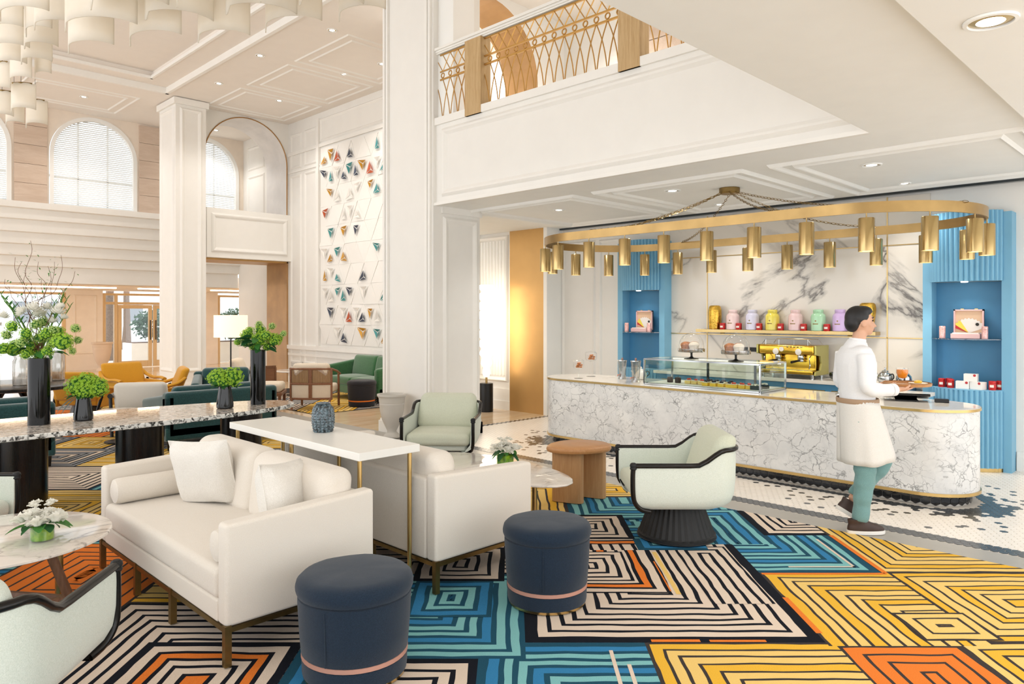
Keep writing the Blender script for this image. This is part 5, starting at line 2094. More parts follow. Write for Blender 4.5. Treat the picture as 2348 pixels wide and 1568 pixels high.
# --- tall arrangement on the granite table
V1 = Vector((1.6, 7.58, ZT))
cyl_vase('tall black glossy cylinder vase at the left of the granite table', V1, .088, .088, .6, 'black_gloss', False)
B1 = thing('bouquet', 'large arrangement of green viburnum, white mums and curly branches', 'flowers', V1 + Vector((0, 0, .55)))
T1 = 6.49
rr = random.Random(11)
for (px, py, r, me) in ((82, 744, 11, VB[0]), (88, 775, 12, VB[0]), (119, 786, 12, VB[1]), (143, 785, 21, HY[0]), (99, 739, 12, VB[1]), (122, 757, 10, VB[0]), (28, 749, 13, VL), (15, 768, 11, VB[1]), (31, 801, 19, HY[1]), (75, 795, 17, VL), (173, 753, 10, VB[0]), (178, 780, 9, VB[1]), (166, 805, 8, VB[0]), (126, 768, 9, VB[1]), (60, 765, 13, VL), (105, 765, 14, VL), (50, 785, 12, VB[0]), (135, 760, 12, VL), (110, 805, 12, VL), (5, 800, 14, VL), (90, 812, 14, VL), (60, 812, 12, VL)):
    p = px_at(px, py, T1 - .1 + rr.uniform(-.12, .12))
    put(me, B1, p, r * T1 / 1665, (rr.uniform(-.4, .4), rr.uniform(-.4, .4), rr.uniform(0, 6)))
for (px, py, r) in ((73, 711, 19), (92, 722, 17), (132, 718, 18), (52, 716, 14), (107, 707, 13), (8, 728, 14), (122, 738, 12), (148, 730, 10), (140, 705, 11)):
    p = px_at(px, py, T1 - .1 + rr.uniform(-.08, .1))
    put(MU, B1, p, r * 1.2 * T1 / 1665, (rr.uniform(-1, .4), rr.uniform(-.4, .8), rr.uniform(0, 6)))
base = V1 + Vector((0, 0, .6))
for k in range(26):
    a = rr.uniform(0, 2 * PI)
    e = rr.uniform(-.25, .35)
    d = Vector((math.cos(a) * math.cos(e), math.sin(a) * math.cos(e), math.sin(e)))
    p = base + Vector((d.x * .12, d.y * .12, .03 + rr.uniform(0, .16)))
    put(LF if k % 2 else LD, B1, p, rr.uniform(.09, .15), aim(d, rr.uniform(-.6, .6)))
for k, (px, py) in enumerate(((153, 688), (140, 690), (146, 672), (10, 690), (22, 700), (3, 676), (35, 705), (125, 695), (160, 705))):
    q = px_at(px, py, T1 + rr.uniform(-.1, .1))
    mid = base.lerp(q, .5) + Vector((rr.uniform(-.04, .04), rr.uniform(-.04, .04), .03))
    MB().tube([v - B1.location for v in smooth_path([base, mid, q], 6)], .0045, 5).build('stem', 'stem_green', B1, True)
    for j in range(5):
        pt = mid.lerp(q, .2 + j * .2)
        for sd in (1, -1):
            put(LF, B1, pt, (.06, .025, .03), aim(Vector((sd * .5 * S2, -sd * .5 * S2, 1)), 0))
for k, (px, py) in enumerate(((70, 552), (88, 600), (140, 585), (172, 622), (35, 590), (20, 655), (60, 625), (110, 610), (95, 640), (50, 600), (125, 600), (12, 640), (80, 660))):
    q = px_at(px, py, T1 + rr.uniform(-.2, .2))
    pts = [base]
    for j in range(1, 9):
        t_ = j / 8
        w = .05 * math.sin(t_ * PI)
        pts.append(base.lerp(q, t_) + Vector((rr.gauss(0, w), rr.gauss(0, w), rr.gauss(0, w * .6))))
    pts[-1] = q
    sp = [v - B1.location for v in smooth_path(pts, 4)]
    MB().tube(sp, [.0045 - .003 * i / len(sp) for i in range(len(sp))], 5).build('curly_branch', 'branch_brown', B1, True)
    for j in range(10):
        pt = pts[4].lerp(q, j / 9) + Vector((rr.gauss(0, .02), rr.gauss(0, .02), rr.gauss(0, .02)))
        put(LF, B1, pt, (.028, .02, .02), aim((rr.gauss(0, 1), rr.gauss(0, 1), rr.gauss(.4, .6))), 'bud')
# --- small dark vase with hydrangea, left
V2 = Vector((1.95, 7.57, ZT))
cyl_vase('small dark glazed vase with hydrangea, left of the two', V2, .082, .055, .235, 'smoke_glaze')
B2 = thing('bouquet', 'lime green hydrangea dome with a grey blade leaf in the left small vase', 'flowers', V2 + Vector((0, 0, .2)))
T2 = S2 * (V2.x + V2.y)
for (px, py, r) in ((178, 888, 24), (200, 880, 25), (222, 888, 23), (195, 895, 22), (210, 895, 20)):
    put(HY[rr.randint(0, 1)], B2, px_at(px, py, T2 + rr.uniform(-.04, .05)), r * T2 / 1665, (rr.uniform(-.3, .3), rr.uniform(-.3, .3), rr.uniform(0, 6)))
for k in range(9):
    a = k * .7
    put(LD, B2, V2 + Vector((math.cos(a) * .05, math.sin(a) * .05, .24)), .11, aim((math.cos(a), math.sin(a), .1), 0))
plain('silver_leaf', '9FB0AE', .4, var=.1)
LS = leafmesh('silver_leaf', .3, .25, .07)
put(LS, B2, V2 + Vector((-.02, .02, .25)), .27, aim(Vector((-S2, S2, -.45))), 'blade_leaf')
put(LS, B2, V2 + Vector((-.02, .02, .24)), .24, aim(Vector((-S2, S2, -.6))), 'blade_leaf')
# --- small dark vase with hydrangea, right
V3 = Vector((3.25, 7.5, ZT))
cyl_vase('small dark glazed vase with hydrangea, right of the two', V3, .085, .06, .235, 'smoke_glaze')
B3 = thing('bouquet', 'two lime green hydrangea heads in the right small vase', 'flowers', V3 + Vector((0, 0, .2)))
T3 = S2 * (V3.x + V3.y)
for (px, py, r) in ((500, 868, 22), (533, 866, 23), (515, 875, 18)):
    put(HY[rr.randint(0, 1)], B3, px_at(px, py, T3 + rr.uniform(-.05, .05)), r * T3 / 1665, (rr.uniform(-.3, .3), rr.uniform(-.3, .3), rr.uniform(0, 6)))
for k in range(6):
    a = k * 1.05
    put(LD, B3, V3 + Vector((math.cos(a) * .05, math.sin(a) * .05, .24)), .1, aim((math.cos(a), math.sin(a), .1), 0))
# --- tall vase at the right end
V4 = Vector((3.66, 7.6, ZT))
cyl_vase('tall black glossy cylinder vase at the right end of the granite table', V4, .08, .08, .6, 'black_gloss', False)
B4 = thing('bouquet', 'green viburnum bouquet in the right tall black vase', 'flowers', V4 + Vector((0, 0, .55)))
T4 = S2 * (V4.x + V4.y)
for (px, py, r, me) in ((594, 780, 17, HY[0]), (628, 780, 16, HY[1]), (597, 758, 13, VL), (594, 744, 8, VB[0]), (624, 748, 8, VB[1]), (650, 765, 7, VB[0]), (566, 769, 14, VL), (562, 786, 9, VB[0]), (545, 785, 8, VL), (610, 770, 12, VL), (572, 758, 9, VL), (640, 775, 9, VL), (580, 795, 9, VL), (612, 795, 11, VL)):
    put(me, B4, px_at(px, py, T4 + rr.uniform(-.08, .08)), r * T4 / 1665, (rr.uniform(-.4, .4), rr.uniform(-.4, .4), rr.uniform(0, 6)))
base = V4 + Vector((0, 0, .6))
for k in range(24):
    a = rr.uniform(0, 2 * PI)
    e = rr.uniform(-.3, .5)
    d = Vector((math.cos(a) * math.cos(e), math.sin(a) * math.cos(e), math.sin(e)))
    put(LD if k % 3 else LF, B4, base + Vector((d.x * .09, d.y * .09, .02 + rr.uniform(0, .15))), rr.uniform(.1, .16), aim(d, rr.uniform(-.5, .5)))
for (px, py) in ((594, 744), (624, 748), (650, 765), (545, 785)):
    q = px_at(px, py, T4)
    MB().tube([v - B4.location for v in smooth_path([base, base.lerp(q, .5) + Vector((0, 0, .04)), q], 5)], .004, 5).build('stem', 'stem_green', B4, True)


# --- white rose bouquets in low glass
def roses(vlabel, blabel, loc, r, h, seed, square=False, spread_=.1):
    v = thing('vase', vlabel, 'vase', loc)
    if square:
        MB().soft(-r, r, -r, r, 0, h, .006, inner=1).build('glass', 'clear_glass', v, True)
        MB().soft(-r * .93, r * .93, -r * .93, r * .93, .01, h * .92, .006, inner=1).build('leaf_lining', 'water_leaf', v, True)
    else:
        MB().lathe([(r, 0), (r, h), (r * .96, h), (r * .96, .01), (0, .008)], 32, cap=False).build('glass', 'clear_glass', v, True)
        MB().lathe([(r * .9, .012), (r * .93, .02), (r * .93, h * .9), (r * .85, h * .92)], 32).build('leaf_lining', 'water_leaf', v, True)
    b = thing('bouquet', blabel, 'flowers', Vector(loc) + Vector((0, 0, h)))
    rr = random.Random(seed)
    for k in range(11):
        a = k * 2.4
        q = math.sqrt((k + .3) / 11) * spread_
        p = Vector(loc) + Vector((math.cos(a) * q, math.sin(a) * q, h + .055 - q * .25 + rr.uniform(-.01, .015)))
        put(RO[k % 2], b, p + Vector((0, 0, .02)), rr.uniform(.04, .05), (math.sin(a) * -q * 5, math.cos(a) * q * 5, rr.uniform(0, 6)))
    for k in range(7):
        a = k * 1.7
        p = Vector(loc) + Vector((math.cos(a) * spread_ * .5, math.sin(a) * spread_ * .5, h + .125))
        put(RO[k % 2], b, p, .02, (0, 0, a), 'bud')
    for k in range(9):
        a = k * 2 * PI / 9 + rr.uniform(-.2, .2)
        d = Vector((math.cos(a), math.sin(a), rr.uniform(-.5, .25)))
        put(LD if k % 2 else LF, b, Vector(loc) + Vector((math.cos(a) * .04, math.sin(a) * .04, h + .012)), rr.uniform(.09, .13), aim(d, rr.uniform(-.5, .5)))
    return b


roses('low round glass vase lined with green leaf on the marble table', 'white rose bouquet on the round marble table', (.99, 4.62, .511), .06, .085, 3, spread_=.105)
roses('square glass vase lined with green leaf on the far coffee table', 'white rose bouquet on the pointed oval coffee table', (4.34, 4.42, .452), .055, .11, 5, True, .1)

# ------------------------------------------------------------------ far seating
def club_sofa(label, loc, rz, L_, D_, H_, mat, feet=True, cush=2, seat=.42):
    """simple upholstered sofa, front faces +x, length along y"""
    t = thing('sofa', label, 'sofa', loc, rz)
    MB().soft(-D_ / 2, D_ / 2, -L_ / 2, L_ / 2, .12, .3, .03).build('base', mat, t, True)
    MB().soft(-D_ / 2, -D_ / 2 + .17, -L_ / 2, L_ / 2, .14, H_, .05, inner=4).build('back', mat, t, True)
    for sy in (-1, 1):
        mb = MB().soft(-D_ / 2, D_ / 2, sy * L_ / 2 - sy * .14, sy * L_ / 2, .14, H_ - .1, .05)
        mb.v = [(x, y, z - (.12 * (x + D_ / 2) / D_ if z > .4 else 0) + (.08 if z > .4 else 0)) for x, y, z in mb.v]
        mb.build('arm', mat, t, True)
    w = (L_ - .28) / cush
    for k in range(cush):
        y = -L_ / 2 + .14 + k * w
        MB().soft(-D_ / 2 + .14, D_ / 2 + .01, y + .003, y + w - .003, .29, seat + .02, .05, .03).build('seat_cushion', mat, t, True)
        mb = MB().soft(-.08, .08, y + .006, y + w - .006, seat, H_ + .06, .06, side=.02)
        mb.v = [(x - D_ / 2 + .24 - (z - seat) * .2, yy, z) for x, yy, z in mb.v]
        mb.build('back_cushion', mat, t, True)
    for x in (-D_ / 2 + .06, D_ / 2 - .06):
        for y in (-L_ / 2 + .06, L_ / 2 - .06):
            MB().lathe([(.02, 0), (.028, .12)], 10, (x, y, 0)).build('leg', 'black_wood', t, True)
    return t


club_sofa('dark green velvet sofa seen from behind, left of the black drum leg', (1.3, 9.95, .02), R(90), 1.75, .9, .74, 'teal_velvet')
club_sofa('dark green velvet sofa seen from behind, behind the long granite table', (4.12, 9.95, .02), R(90), 1.5, .9, .74, 'teal_velvet')
club_sofa('dark green velvet armchair facing the room beyond the small right vase', (5.1, 11.75, .02), R(-115), 1.0, .85, .78, 'teal_velvet', cush=1)
club_sofa('bright green velvet sofa below the triangle relief', (8.5, 12.7, .02), R(180), 1.95, .88, .8, 'green_velvet')


def mustard(label, loc, rz):
    t = thing('armchair', label, 'armchair', loc, rz)
    MB().soft(-.28, .36, -.34, .34, .27, .4, .05, .02).build('seat', 'mustard_fabric', t, True)
    mb = MB().soft(-.06, .06, -.36, .36, 0, .48, .05, side=.02)
    mb.v = [(x - .24 - z * .38, y, z + .34) for x, y, z in mb.v]
    mb.build('backrest', 'mustard_fabric', t, True)
    for sy in (-1, 1):
        pts = smooth_path([(.38, sy * .4, .52), (.2, sy * .42, .54), (-.05, sy * .43, .53), (-.28, sy * .42, .58), (-.4, sy * .38, .66)], 5)
        MB().tube(pts, .04, 10, flat=.7).build('arm', 'mustard_fabric', t, True)
        MB().tube([(.34, sy * .38, .004), (.3, sy * .41, .5)], [.018, .026], 8).build('leg', 'black_wood', t, True)
        MB().tube([(-.42, sy * .36, .008), (-.22, sy * .4, .52)], [.018, .026], 8).build('leg', 'black_wood', t, True)
    MB().soft(-.3, .32, -.4, -.34, .25, .5, .02).build('side_panel', 'mustard_fabric', t, True)
    MB().soft(-.3, .32, .34, .4, .25, .5, .02).build('side_panel', 'mustard_fabric', t, True)
    return t


mustard('mustard armchair facing the camera before the entrance doors', (4.55, 14.5, .02), R(-80))
mustard('mustard armchair turned left, in front of the other mustard chair', (4.45, 12.95, .02), R(165))
mustard('mustard armchair partly hidden by the left small vase', (3.5, 13.25, .02), R(40))
# beige club chair with black arms
t = thing('armchair', 'pale beige chair with black arms behind the green sofa', 'armchair', (3.75, 11.35, .02), R(60))
MB().soft(-.3, .35, -.32, .32, .3, .44, .05, .02).build('seat', 'grey_cream_fabric', t, True)
mb = MB().soft(-.08, .08, -.33, .33, 0, .4, .06, side=.02)
mb.v = [(x - .28 - z * .2, y, z + .36) for x, y, z in mb.v]
mb.build('backrest', 'grey_cream_fabric', t, True)
for sy in (-1, 1):
    MB().tube(smooth_path([(.36, sy * .4, .56), (.1, sy * .41, .57), (-.25, sy * .41, .56), (-.42, sy * .38, .58)], 4), .035, 8).build('arm', 'black_wood', t, True)
    MB().tube([(.33, sy * .38, 0), (.34, sy * .4, .55)], .024, 8).build('leg', 'black_wood', t, True)
    MB().tube([(-.4, sy * .36, 0), (-.32, sy * .4, .55)], .024, 8).build('leg', 'black_wood', t, True)
t = thing('side_table', 'small round steel topped table in front of the beige chair', 'table', (3.2, 10.75, .02))
MB().lathe([(.0, .41), (.27, .41), (.28, .42), (.27, .43), (0, .43)], 40, cap=False).build('table_top', 'table_marble', t, True)
MB().lathe([(.18, 0), (.18, .01), (.02, .02), (.02, .41)], 24).build('pedestal', 'black_metal', t, True)
t = thing('side_table', 'dark drum side table beside the mustard chairs', 'table', (3.75, 14.4, .02))
MB().lathe([(.0, .36), (.36, .36), (.38, .37), (.36, .39), (0, .39)], 36, cap=False).build('table_top', 'black_wood', t, True)
MB().lathe([(.25, 0), (.2, .2), (.26, .36)], 30).build('drum', 'black_wood', t, True)
t = thing('communal_table', 'dark round table carrying tall glass flower jars', 'table', (2.25, 12.2, .02))
MB().lathe([(.0, .69), (.85, .69), (.88, .7), (.88, .735), (.86, .745), (0, .745)], 56, cap=False).build('table_top', 'ebony', t, True, angle=30)
for k in range(4):
    a = k * PI / 2 + .5
    MB().tube([(math.cos(a) * .6, math.sin(a) * .6, .022), (math.cos(a) * .12, math.sin(a) * .12, .69)], .03, 8).build('leg', 'black_wood', t, True)
GJ = []
for k, (x, y, r, h, lab) in enumerate(((1.78, 12.0, .1, .62, 'tall clear glass jar at the far left of the dark round table'), (2.0, 12.2, .11, .5, 'clear glass jar second from the left on the dark round table'), (2.3, 11.9, .1, .42, 'shorter clear glass jar hidden behind the tall black vase'), (2.6, 12.1, .115, .55, 'clear glass jar right of the tall black vase'), (2.85, 12.4, .1, .45, 'clear glass jar at the right of the dark round table'))):
    t = thing('glass_jar', lab, 'jar', (x, y, .757))
    MB().lathe([(r * .9, 0), (r, .02), (r, h * .82), (r * .8, h * .9), (r * .85, h)], 26, cap=False).build('wall', 'mercury_glass', t, True)
    MB().lathe([(r * .9, 0), (r * .9, .02)], 24).build('base', 'mercury_glass', t, True)
t = thing('bouquet', 'white and green flowers in the jar at the left edge', 'flowers', (1.78, 12.0, 1.35))
for k in range(16):
    a = k * 2.4
    q = math.sqrt(k / 16) * .28
    put(MU if k % 3 else VL, t, t.location + Vector((math.cos(a) * q, math.sin(a) * q, .2 + rr.uniform(-.15, .25) - q * .3)), rr.uniform(.06, .1), (0, 0, a))
for k in range(16):
    a = k * 2.4
    d = Vector((math.cos(a) * .5, math.sin(a) * .5, 1))
    put(LF, t, t.location + Vector((math.cos(a) * .1, math.sin(a) * .1, rr.uniform(0, .3))), (rr.uniform(.3, .5), .12, .12), aim(d), 'leaf')
# floor lamp
t = thing('floor_lamp', 'floor lamp with a white drum shade and black pole', 'lamp', (5.72, 12.95, .0))
MB().lathe([(.16, 0), (.16, .015), (.02, .025)], 32).build('base', 'black_metal', t, True)
MB().lathe([(.013, .02), (.013, 1.4)], 10).build('pole', 'black_metal', t, True)
glow('lamp_shade_cloth', 'FFF0D6', .5)
MB().lathe([(.29, 1.33), (.29, 1.73)], 44, cap=False).build('shade', 'lamp_shade_cloth', t, True)
MB().ball((0, 0, 1.53), .05, 12, 8).build('bulb', 'lamp_disc', t, True)
# wood framed beige lounge chair
t = thing('lounge_chair', 'walnut framed lounge chair with thick beige cushions', 'armchair', (6.3, 13.0, .02), R(-35))
MB().soft(-.3, .42, -.33, .33, .28, .44, .05, .02).build('seat_cushion', 'beige_fabric', t, True)
mb = MB().soft(-.08, .08, -.33, .33, 0, .5, .06, side=.02)
mb.v = [(x - .28 - z * .3, y, z + .4) for x, y, z in mb.v]
mb.build('back_cushion', 'beige_fabric', t, True)
MB().soft(-.34, .44, -.36, .36, .22, .28, .01, inner=1).build('frame', 'walnut_side', t)
for x in (-.3, .4):
    for y in (-.32, .32):
        MB().box(x - .025, x + .025, y - .025, y + .025, 0, .22).build('leg', 'walnut_side', t)
t = thing('side_cabinet', 'low walnut cane box beside the beige lounge chair', 'cabinet', (6.95, 14.2, .02), R(0))
MB().box(-.25, .25, -.02, .02, .1, .62).build('cane_panel', 'walnut_side', t)
MB().box(-.27, .27, -.03, .03, .62, .66).build('top_rail', 'walnut', t)
for x in (-.26, .26):
    MB().box(x - .02, x + .02, -.03, .03, 0, .62).build('post', 'walnut', t)
# cane back chair seen from behind
t = thing('cane_chair', 'walnut chair with cane back panels seen from behind', 'armchair', (6.95, 12.1, .02), R(45))
W2 = .37
for z0, z1 in ((.18, .215), (.45, .485), (.72, .755)):
    pts = [(-.36 + .05 * (y / W2) ** 2, y, (z0 + z1) / 2) for y in [W2 * (k / 6 - 1) for k in range(13)]]
    MB().tube(pts, .02, 8).build('back_rail', 'walnut_side', t, True)
for y in (-W2, -.015, .015, W2):
    MB().box(-.375 + .05 * (y / W2) ** 2, -.335 + .05 * (y / W2) ** 2, y - .014, y + .014, .18, .75).build('back_post', 'walnut_side', t)
for sy in (-1, 1):
    p = MB()
    pts = [(-.355 + .05 * (y / W2) ** 2, y) for y in [sy * (.03 + (W2 - .05) * k / 6) for k in range(7)]]
    p.loft([[(x, y, .485) for x, y in pts], [(x, y, .72) for x, y in pts]], closed=False, cap=False)
    p.build('cane_panel', 'pale_oak', t, True)
    for k in range(14):
        y = sy * (.04 + (W2 - .06) * k / 13)
        MB().box(-.362 + .05 * (y / W2) ** 2, -.356 + .05 * (y / W2) ** 2, y - .004, y + .004, .485, .72).build('cane_strand', 'walnut', t)
    p = MB()
    p.loft([[(x, y, .215) for x, y in pts], [(x, y, .45) for x, y in pts]], closed=False, cap=False)
    p.build('fabric_panel', 'beige_fabric', t, True)
    MB().tube([(-.33, sy * W2, .74), (0, sy * (W2 + .02), .68), (.34, sy * W2, .6)], .022, 8).build('arm', 'walnut_side', t, True)
    MB().tube([(.33, sy * (W2 - .02), 0), (.3, sy * (W2 - .02), .6)], .022, 8).build('leg', 'walnut_side', t, True)
    MB().tube([(-.38, sy * (W2 - .04), 0), (-.33, sy * (W2 - .02), .2)], .022, 8).build('leg', 'walnut_side', t, True)
MB().soft(-.32, .34, -W2 + .03, W2 - .03, .28, .43, .05, .02).build('seat_cushion', 'beige_fabric', t, True)
mb = MB().soft(-.07, .07, -.32, .32, 0, .42, .06, side=.02)
mb.v = [(x - .22 - z * .15, y, z + .42) for x, y, z in mb.v]
mb.build('back_cushion', 'beige_fabric', t, True)
pouf('pouf', 'charcoal pouf with an orange band by the bright green sofa', (7.72, 11.75, .012), .27, .5, ('charcoal_fabric', 'yarn_orange', 'black_metal'))
t = thing('side_table', 'round table with pale top between cane chair and green sofa', 'table', (7.75, 14.3, .02))
MB().lathe([(.0, .5), (.42, .5), (.44, .51), (.42, .53), (0, .53)], 40, cap=False).build('table_top', 'table_marble', t, True)
MB().lathe([(.2, 0), (.2, .015), (.03, .03), (.03, .5)], 24).build('pedestal', 'black_metal', t, True)
# sculptural lamp by the reeded wall
t = thing('totem_lamp', 'glowing scalloped white floor lamp on a black drum by the reeded wall', 'lamp', (8.9, 9.55, 0))
MB().lathe([(.12, 0), (.12, .5), (.115, .51)], 30).build('drum_base', 'black_metal', t, True)
glow('totem_glow', 'FFF1DA', 4.0)
mb = MB()
pr_ = []
z = .62
k = 0
while z < 2.3:
    w = .05 + .13 * math.sin(PI * (z - .5) / 2.2)
    pr_ += [(w * .55, z), (w, z + .07), (w * .9, z + .12)]
    z += .17
    k += 1
MB().lathe(pr_, 30).build('shade', 'totem_glow', t, True)
MB().lathe([(.02, .5), (.02, .64)], 12).build('stem', 'brass', t, True)
# ------------------------------------------------------------------ triangle relief on the right wall
ar = thing('wall_relief', 'tall white faceted wall relief with coloured triangle inlays', 'wall art', (9.17, 0, 0))
MB().box(0, .03, 11.6, 15.73, 1.03, 5.76).build('backing', 'trim_white', ar)
for nm, c in (('inlay_navy', '3C4456'), ('inlay_gold', 'C08A22'), ('inlay_teal', '3E8C8C'), ('inlay_rust', 'C0562C'), ('inlay_white', 'E9E4DC')):
    plain(nm, c, .3, .25 if nm != 'inlay_white' else 0, var=.1)
s_ = .543
hgt = s_ * math.sqrt(3) / 2
rr = random.Random(33)
dens = {0: .75, 1: .7, 2: .22, 3: .5, 4: .75}
y_hi = 15.73
for row in range(10):
    z0 = 1.03 + row * hgt
    z1 = z0 + hgt
    for k in range(15):
        up = (k + row) % 2 == 0
        ya = y_hi - (k - 1) * s_ / 2 - .0
        tri = [(ya, z0), (ya - s_, z0), (ya - s_ / 2, z1)] if up else [(ya, z1), (ya - s_, z1), (ya - s_ / 2, z0)]
        # clip to the panel
        if ya - s_ / 2 > y_hi - .02 or ya - s_ < 11.6 or z1 > 5.79:
            continue
        tri = [(min(y, y_hi - .003), z) for y, z in tri]
        # height of each corner: hexagon centres stand proud
        pts = []
        for (y, z) in tri:
            jr = round((z - 1.03) / hgt)
            jc = round((y_hi + s_ / 2 - y) / (s_ / 2))
            proud = .05 if (jr % 2 == 1 and (jc + (jr // 2) * 3) % 6 == 1) else .006 + .02 * rr.random()
            pts.append(Vector((-proud, y, z)))
        cen = sum(pts, Vector()) / 3
        q = [p + (cen - p) * .012 for p in pts]
        nrm = (q[1] - q[0]).cross(q[2] - q[0])
        mb = MB().add(q, [(0, 1, 2)])
        mb.add([q[0], q[1], q[1] + Vector((.04, 0, 0)), q[0] + Vector((.04, 0, 0)), q[2], q[2] + Vector((.04, 0, 0))], [(0, 1, 2, 3), (1, 4, 5, 2), (4, 0, 3, 5)])
        fc = mb.build('facet_tile', 'trim_white', ar)
        if rr.random() < dens[(9 - row) // 2] and ya < y_hi + .2:
            n_ = Vector((-1, 0, 0))
            sc = rr.uniform(.32, .56)
            apex = tri[2]
            tip = cen
            col = rr.choice(('inlay_navy', 'inlay_gold', 'inlay_teal', 'inlay_gold', 'inlay_navy', 'inlay_white', 'inlay_teal', 'inlay_gold', 'inlay_white', 'inlay_rust'))
            # narrow triangle pointing to the hexagon centre
            far = min(pts, key=lambda p: p.x)
            oth = [p for p in pts if p is not far]
            A = cen.lerp(far, rr.uniform(.5, .72))
            B_ = cen.lerp(oth[0], sc)
            C_ = cen.lerp(oth[1], sc)
            A, B_, C_ = (v + Vector((-.006, 0, 0)) for v in (A, B_, C_))
            ctr_ = (A + B_ + C_) / 3 + Vector((.03, 0, 0))
            mb = MB()
            for P0, P1 in ((A, B_), (B_, C_), (C_, A)):
                d0, d1 = ctr_.lerp(P0, .12), ctr_.lerp(P1, .12)
                g = (P1 - P0) * .03
                mb.add([P0 + g, P1 - g, (ctr_.lerp((P0 + P1) / 2, .18))], [(0, 1, 2)])
            mb.v = [(x - .034, y, z) for x, y, z in mb.v]
            mb.build('triangle_inlay', col, ar)
            mb2 = MB()
            ol_ = [A, B_, C_]
            c3 = (A + B_ + C_) / 3
            mb2.add([v + (v - c3) * .1 + Vector((-.001, 0, 0)) for v in ol_], [(0, 1, 2)])
            mb2.build('inlay_bed', 'bright_white', ar)
# ------------------------------------------------------------------ balcony railing
rl = thing('balcony_railing', 'gold balcony railing of crossing arched rods with a white handrail', 'railing', (6.42, 0, 4.46))
MB().box(-.07, .07, 2.16, 7.87, .93, .965).box(-.05, .05, 2.16, 7.87, .905, .93).box(-.035, .035, 2.16, 7.87, .885, .905).build('handrail', 'trim_white', rl)
for z, h in ((.87, .018), (.64, .018), (.53, .022)):
    MB().box(-.012, .012, 2.16, 7.82, z - h / 2, z + h / 2).build('rail', 'gold_rail', rl)
PIT = .158
rods = None
y = 2.24
posts = ((6.92, 7.23), (4.45, 4.73))
while y < 7.8:
    inpost = any(a - .02 < y < b + .02 for a, b in posts)
    for sg in (1, -1):
        if inpost:
            continue
        if rods is None:
            rods = {}
        if sg not in rods:
            pts = smooth_path([(0, sg * .006, 0), (0, sg * .035, .18), (0, sg * .085, .36), (0, sg * .155, .53)], 5)
            rods[sg] = MB().tube(pts, .0075, 6).build('arched_rod', 'gold_rail', rl, True)
            o = rods[sg]
        else:
            o = rods[sg].copy()
            COL.objects.link(o)
        o.location = (0, y, 0)
        key = 'x%d' % sg
        if key not in rods:
            rods[key] = MB().tube([(0, 0, .64), (0, sg * PIT, .87)], .007, 6).build('cross_rod', 'gold_rail', rl, True)
            o = rods[key]
        else:
            o = rods[key].copy()
            COL.objects.link(o)
        o.location = (0, y, 0)
    if not inpost:
        if 'c' not in rods:
            pts = [(0, .032 * math.cos(R(a)), .585 + .032 * math.sin(R(a))) for a in range(0, 361, 30)]
            rods['c'] = MB().tube(pts, .009, 6, cap=False).build('rail_ring', 'gold_rail', rl, True)
            o = rods['c']
        else:
            o = rods['c'].copy()
            COL.objects.link(o)
        o.location = (0, y, 0)
    y += PIT
for a, b in posts:
    MB().box(-.075, .1, a, b, -.1, .89).build('oak_post', 'pale_oak', rl)
MB().box(-.05, .06, 2.16, 7.82, -.02, .0).build('base_rail', 'trim_white', rl)
# ------------------------------------------------------------------ alabaster chandelier over the granite table
ch = thing('sheet_chandelier', 'large chandelier of hanging curved alabaster sheets at the top left', 'chandelier', (2.0, 7.4, 6.85))
MB().lathe([(1.6, 0), (1.6, .04)], 48, sx=.55).build('ceiling_plate', 'trim_white', ch)
# (pixel of the lower centre, sheet width in px, distance)
SHT = [(212, 108, 113, 5.7), (360, 88, 135, 5.6), (515, 84, 118, 5.6), (675, 56, 138, 5.5), (832, 30, 115, 5.4),
       (235, 60, 165, 5.4), (412, 42, 140, 5.4), (600, 28, 150, 5.3), (760, 5, 140, 5.2), (60, 32, 125, 5.6), (300, 12, 170, 5.2), (480, 0, 150, 5.1), (670, -15, 150, 5.0),
       (92, 70, 72, 6.4), (20, 66, 80, 6.4), (95, 105, 66, 6.9), (28, 108, 70, 6.9), (85, 140, 62, 7.2), (30, 145, 56, 7.3), (50, 182, 56, 7.8), (100, 170, 40, 7.9), (55, 252, 52, 8.6), (85, 286, 44, 9.2), (35, 282, 36, 9.3), (8, 266, 40, 9.0), (10, 205, 40, 8.4),
       (140, 60, 110, 6.2), (250, 35, 120, 6.3), (390, 20, 110, 6.4)]
rr = random.Random(4)
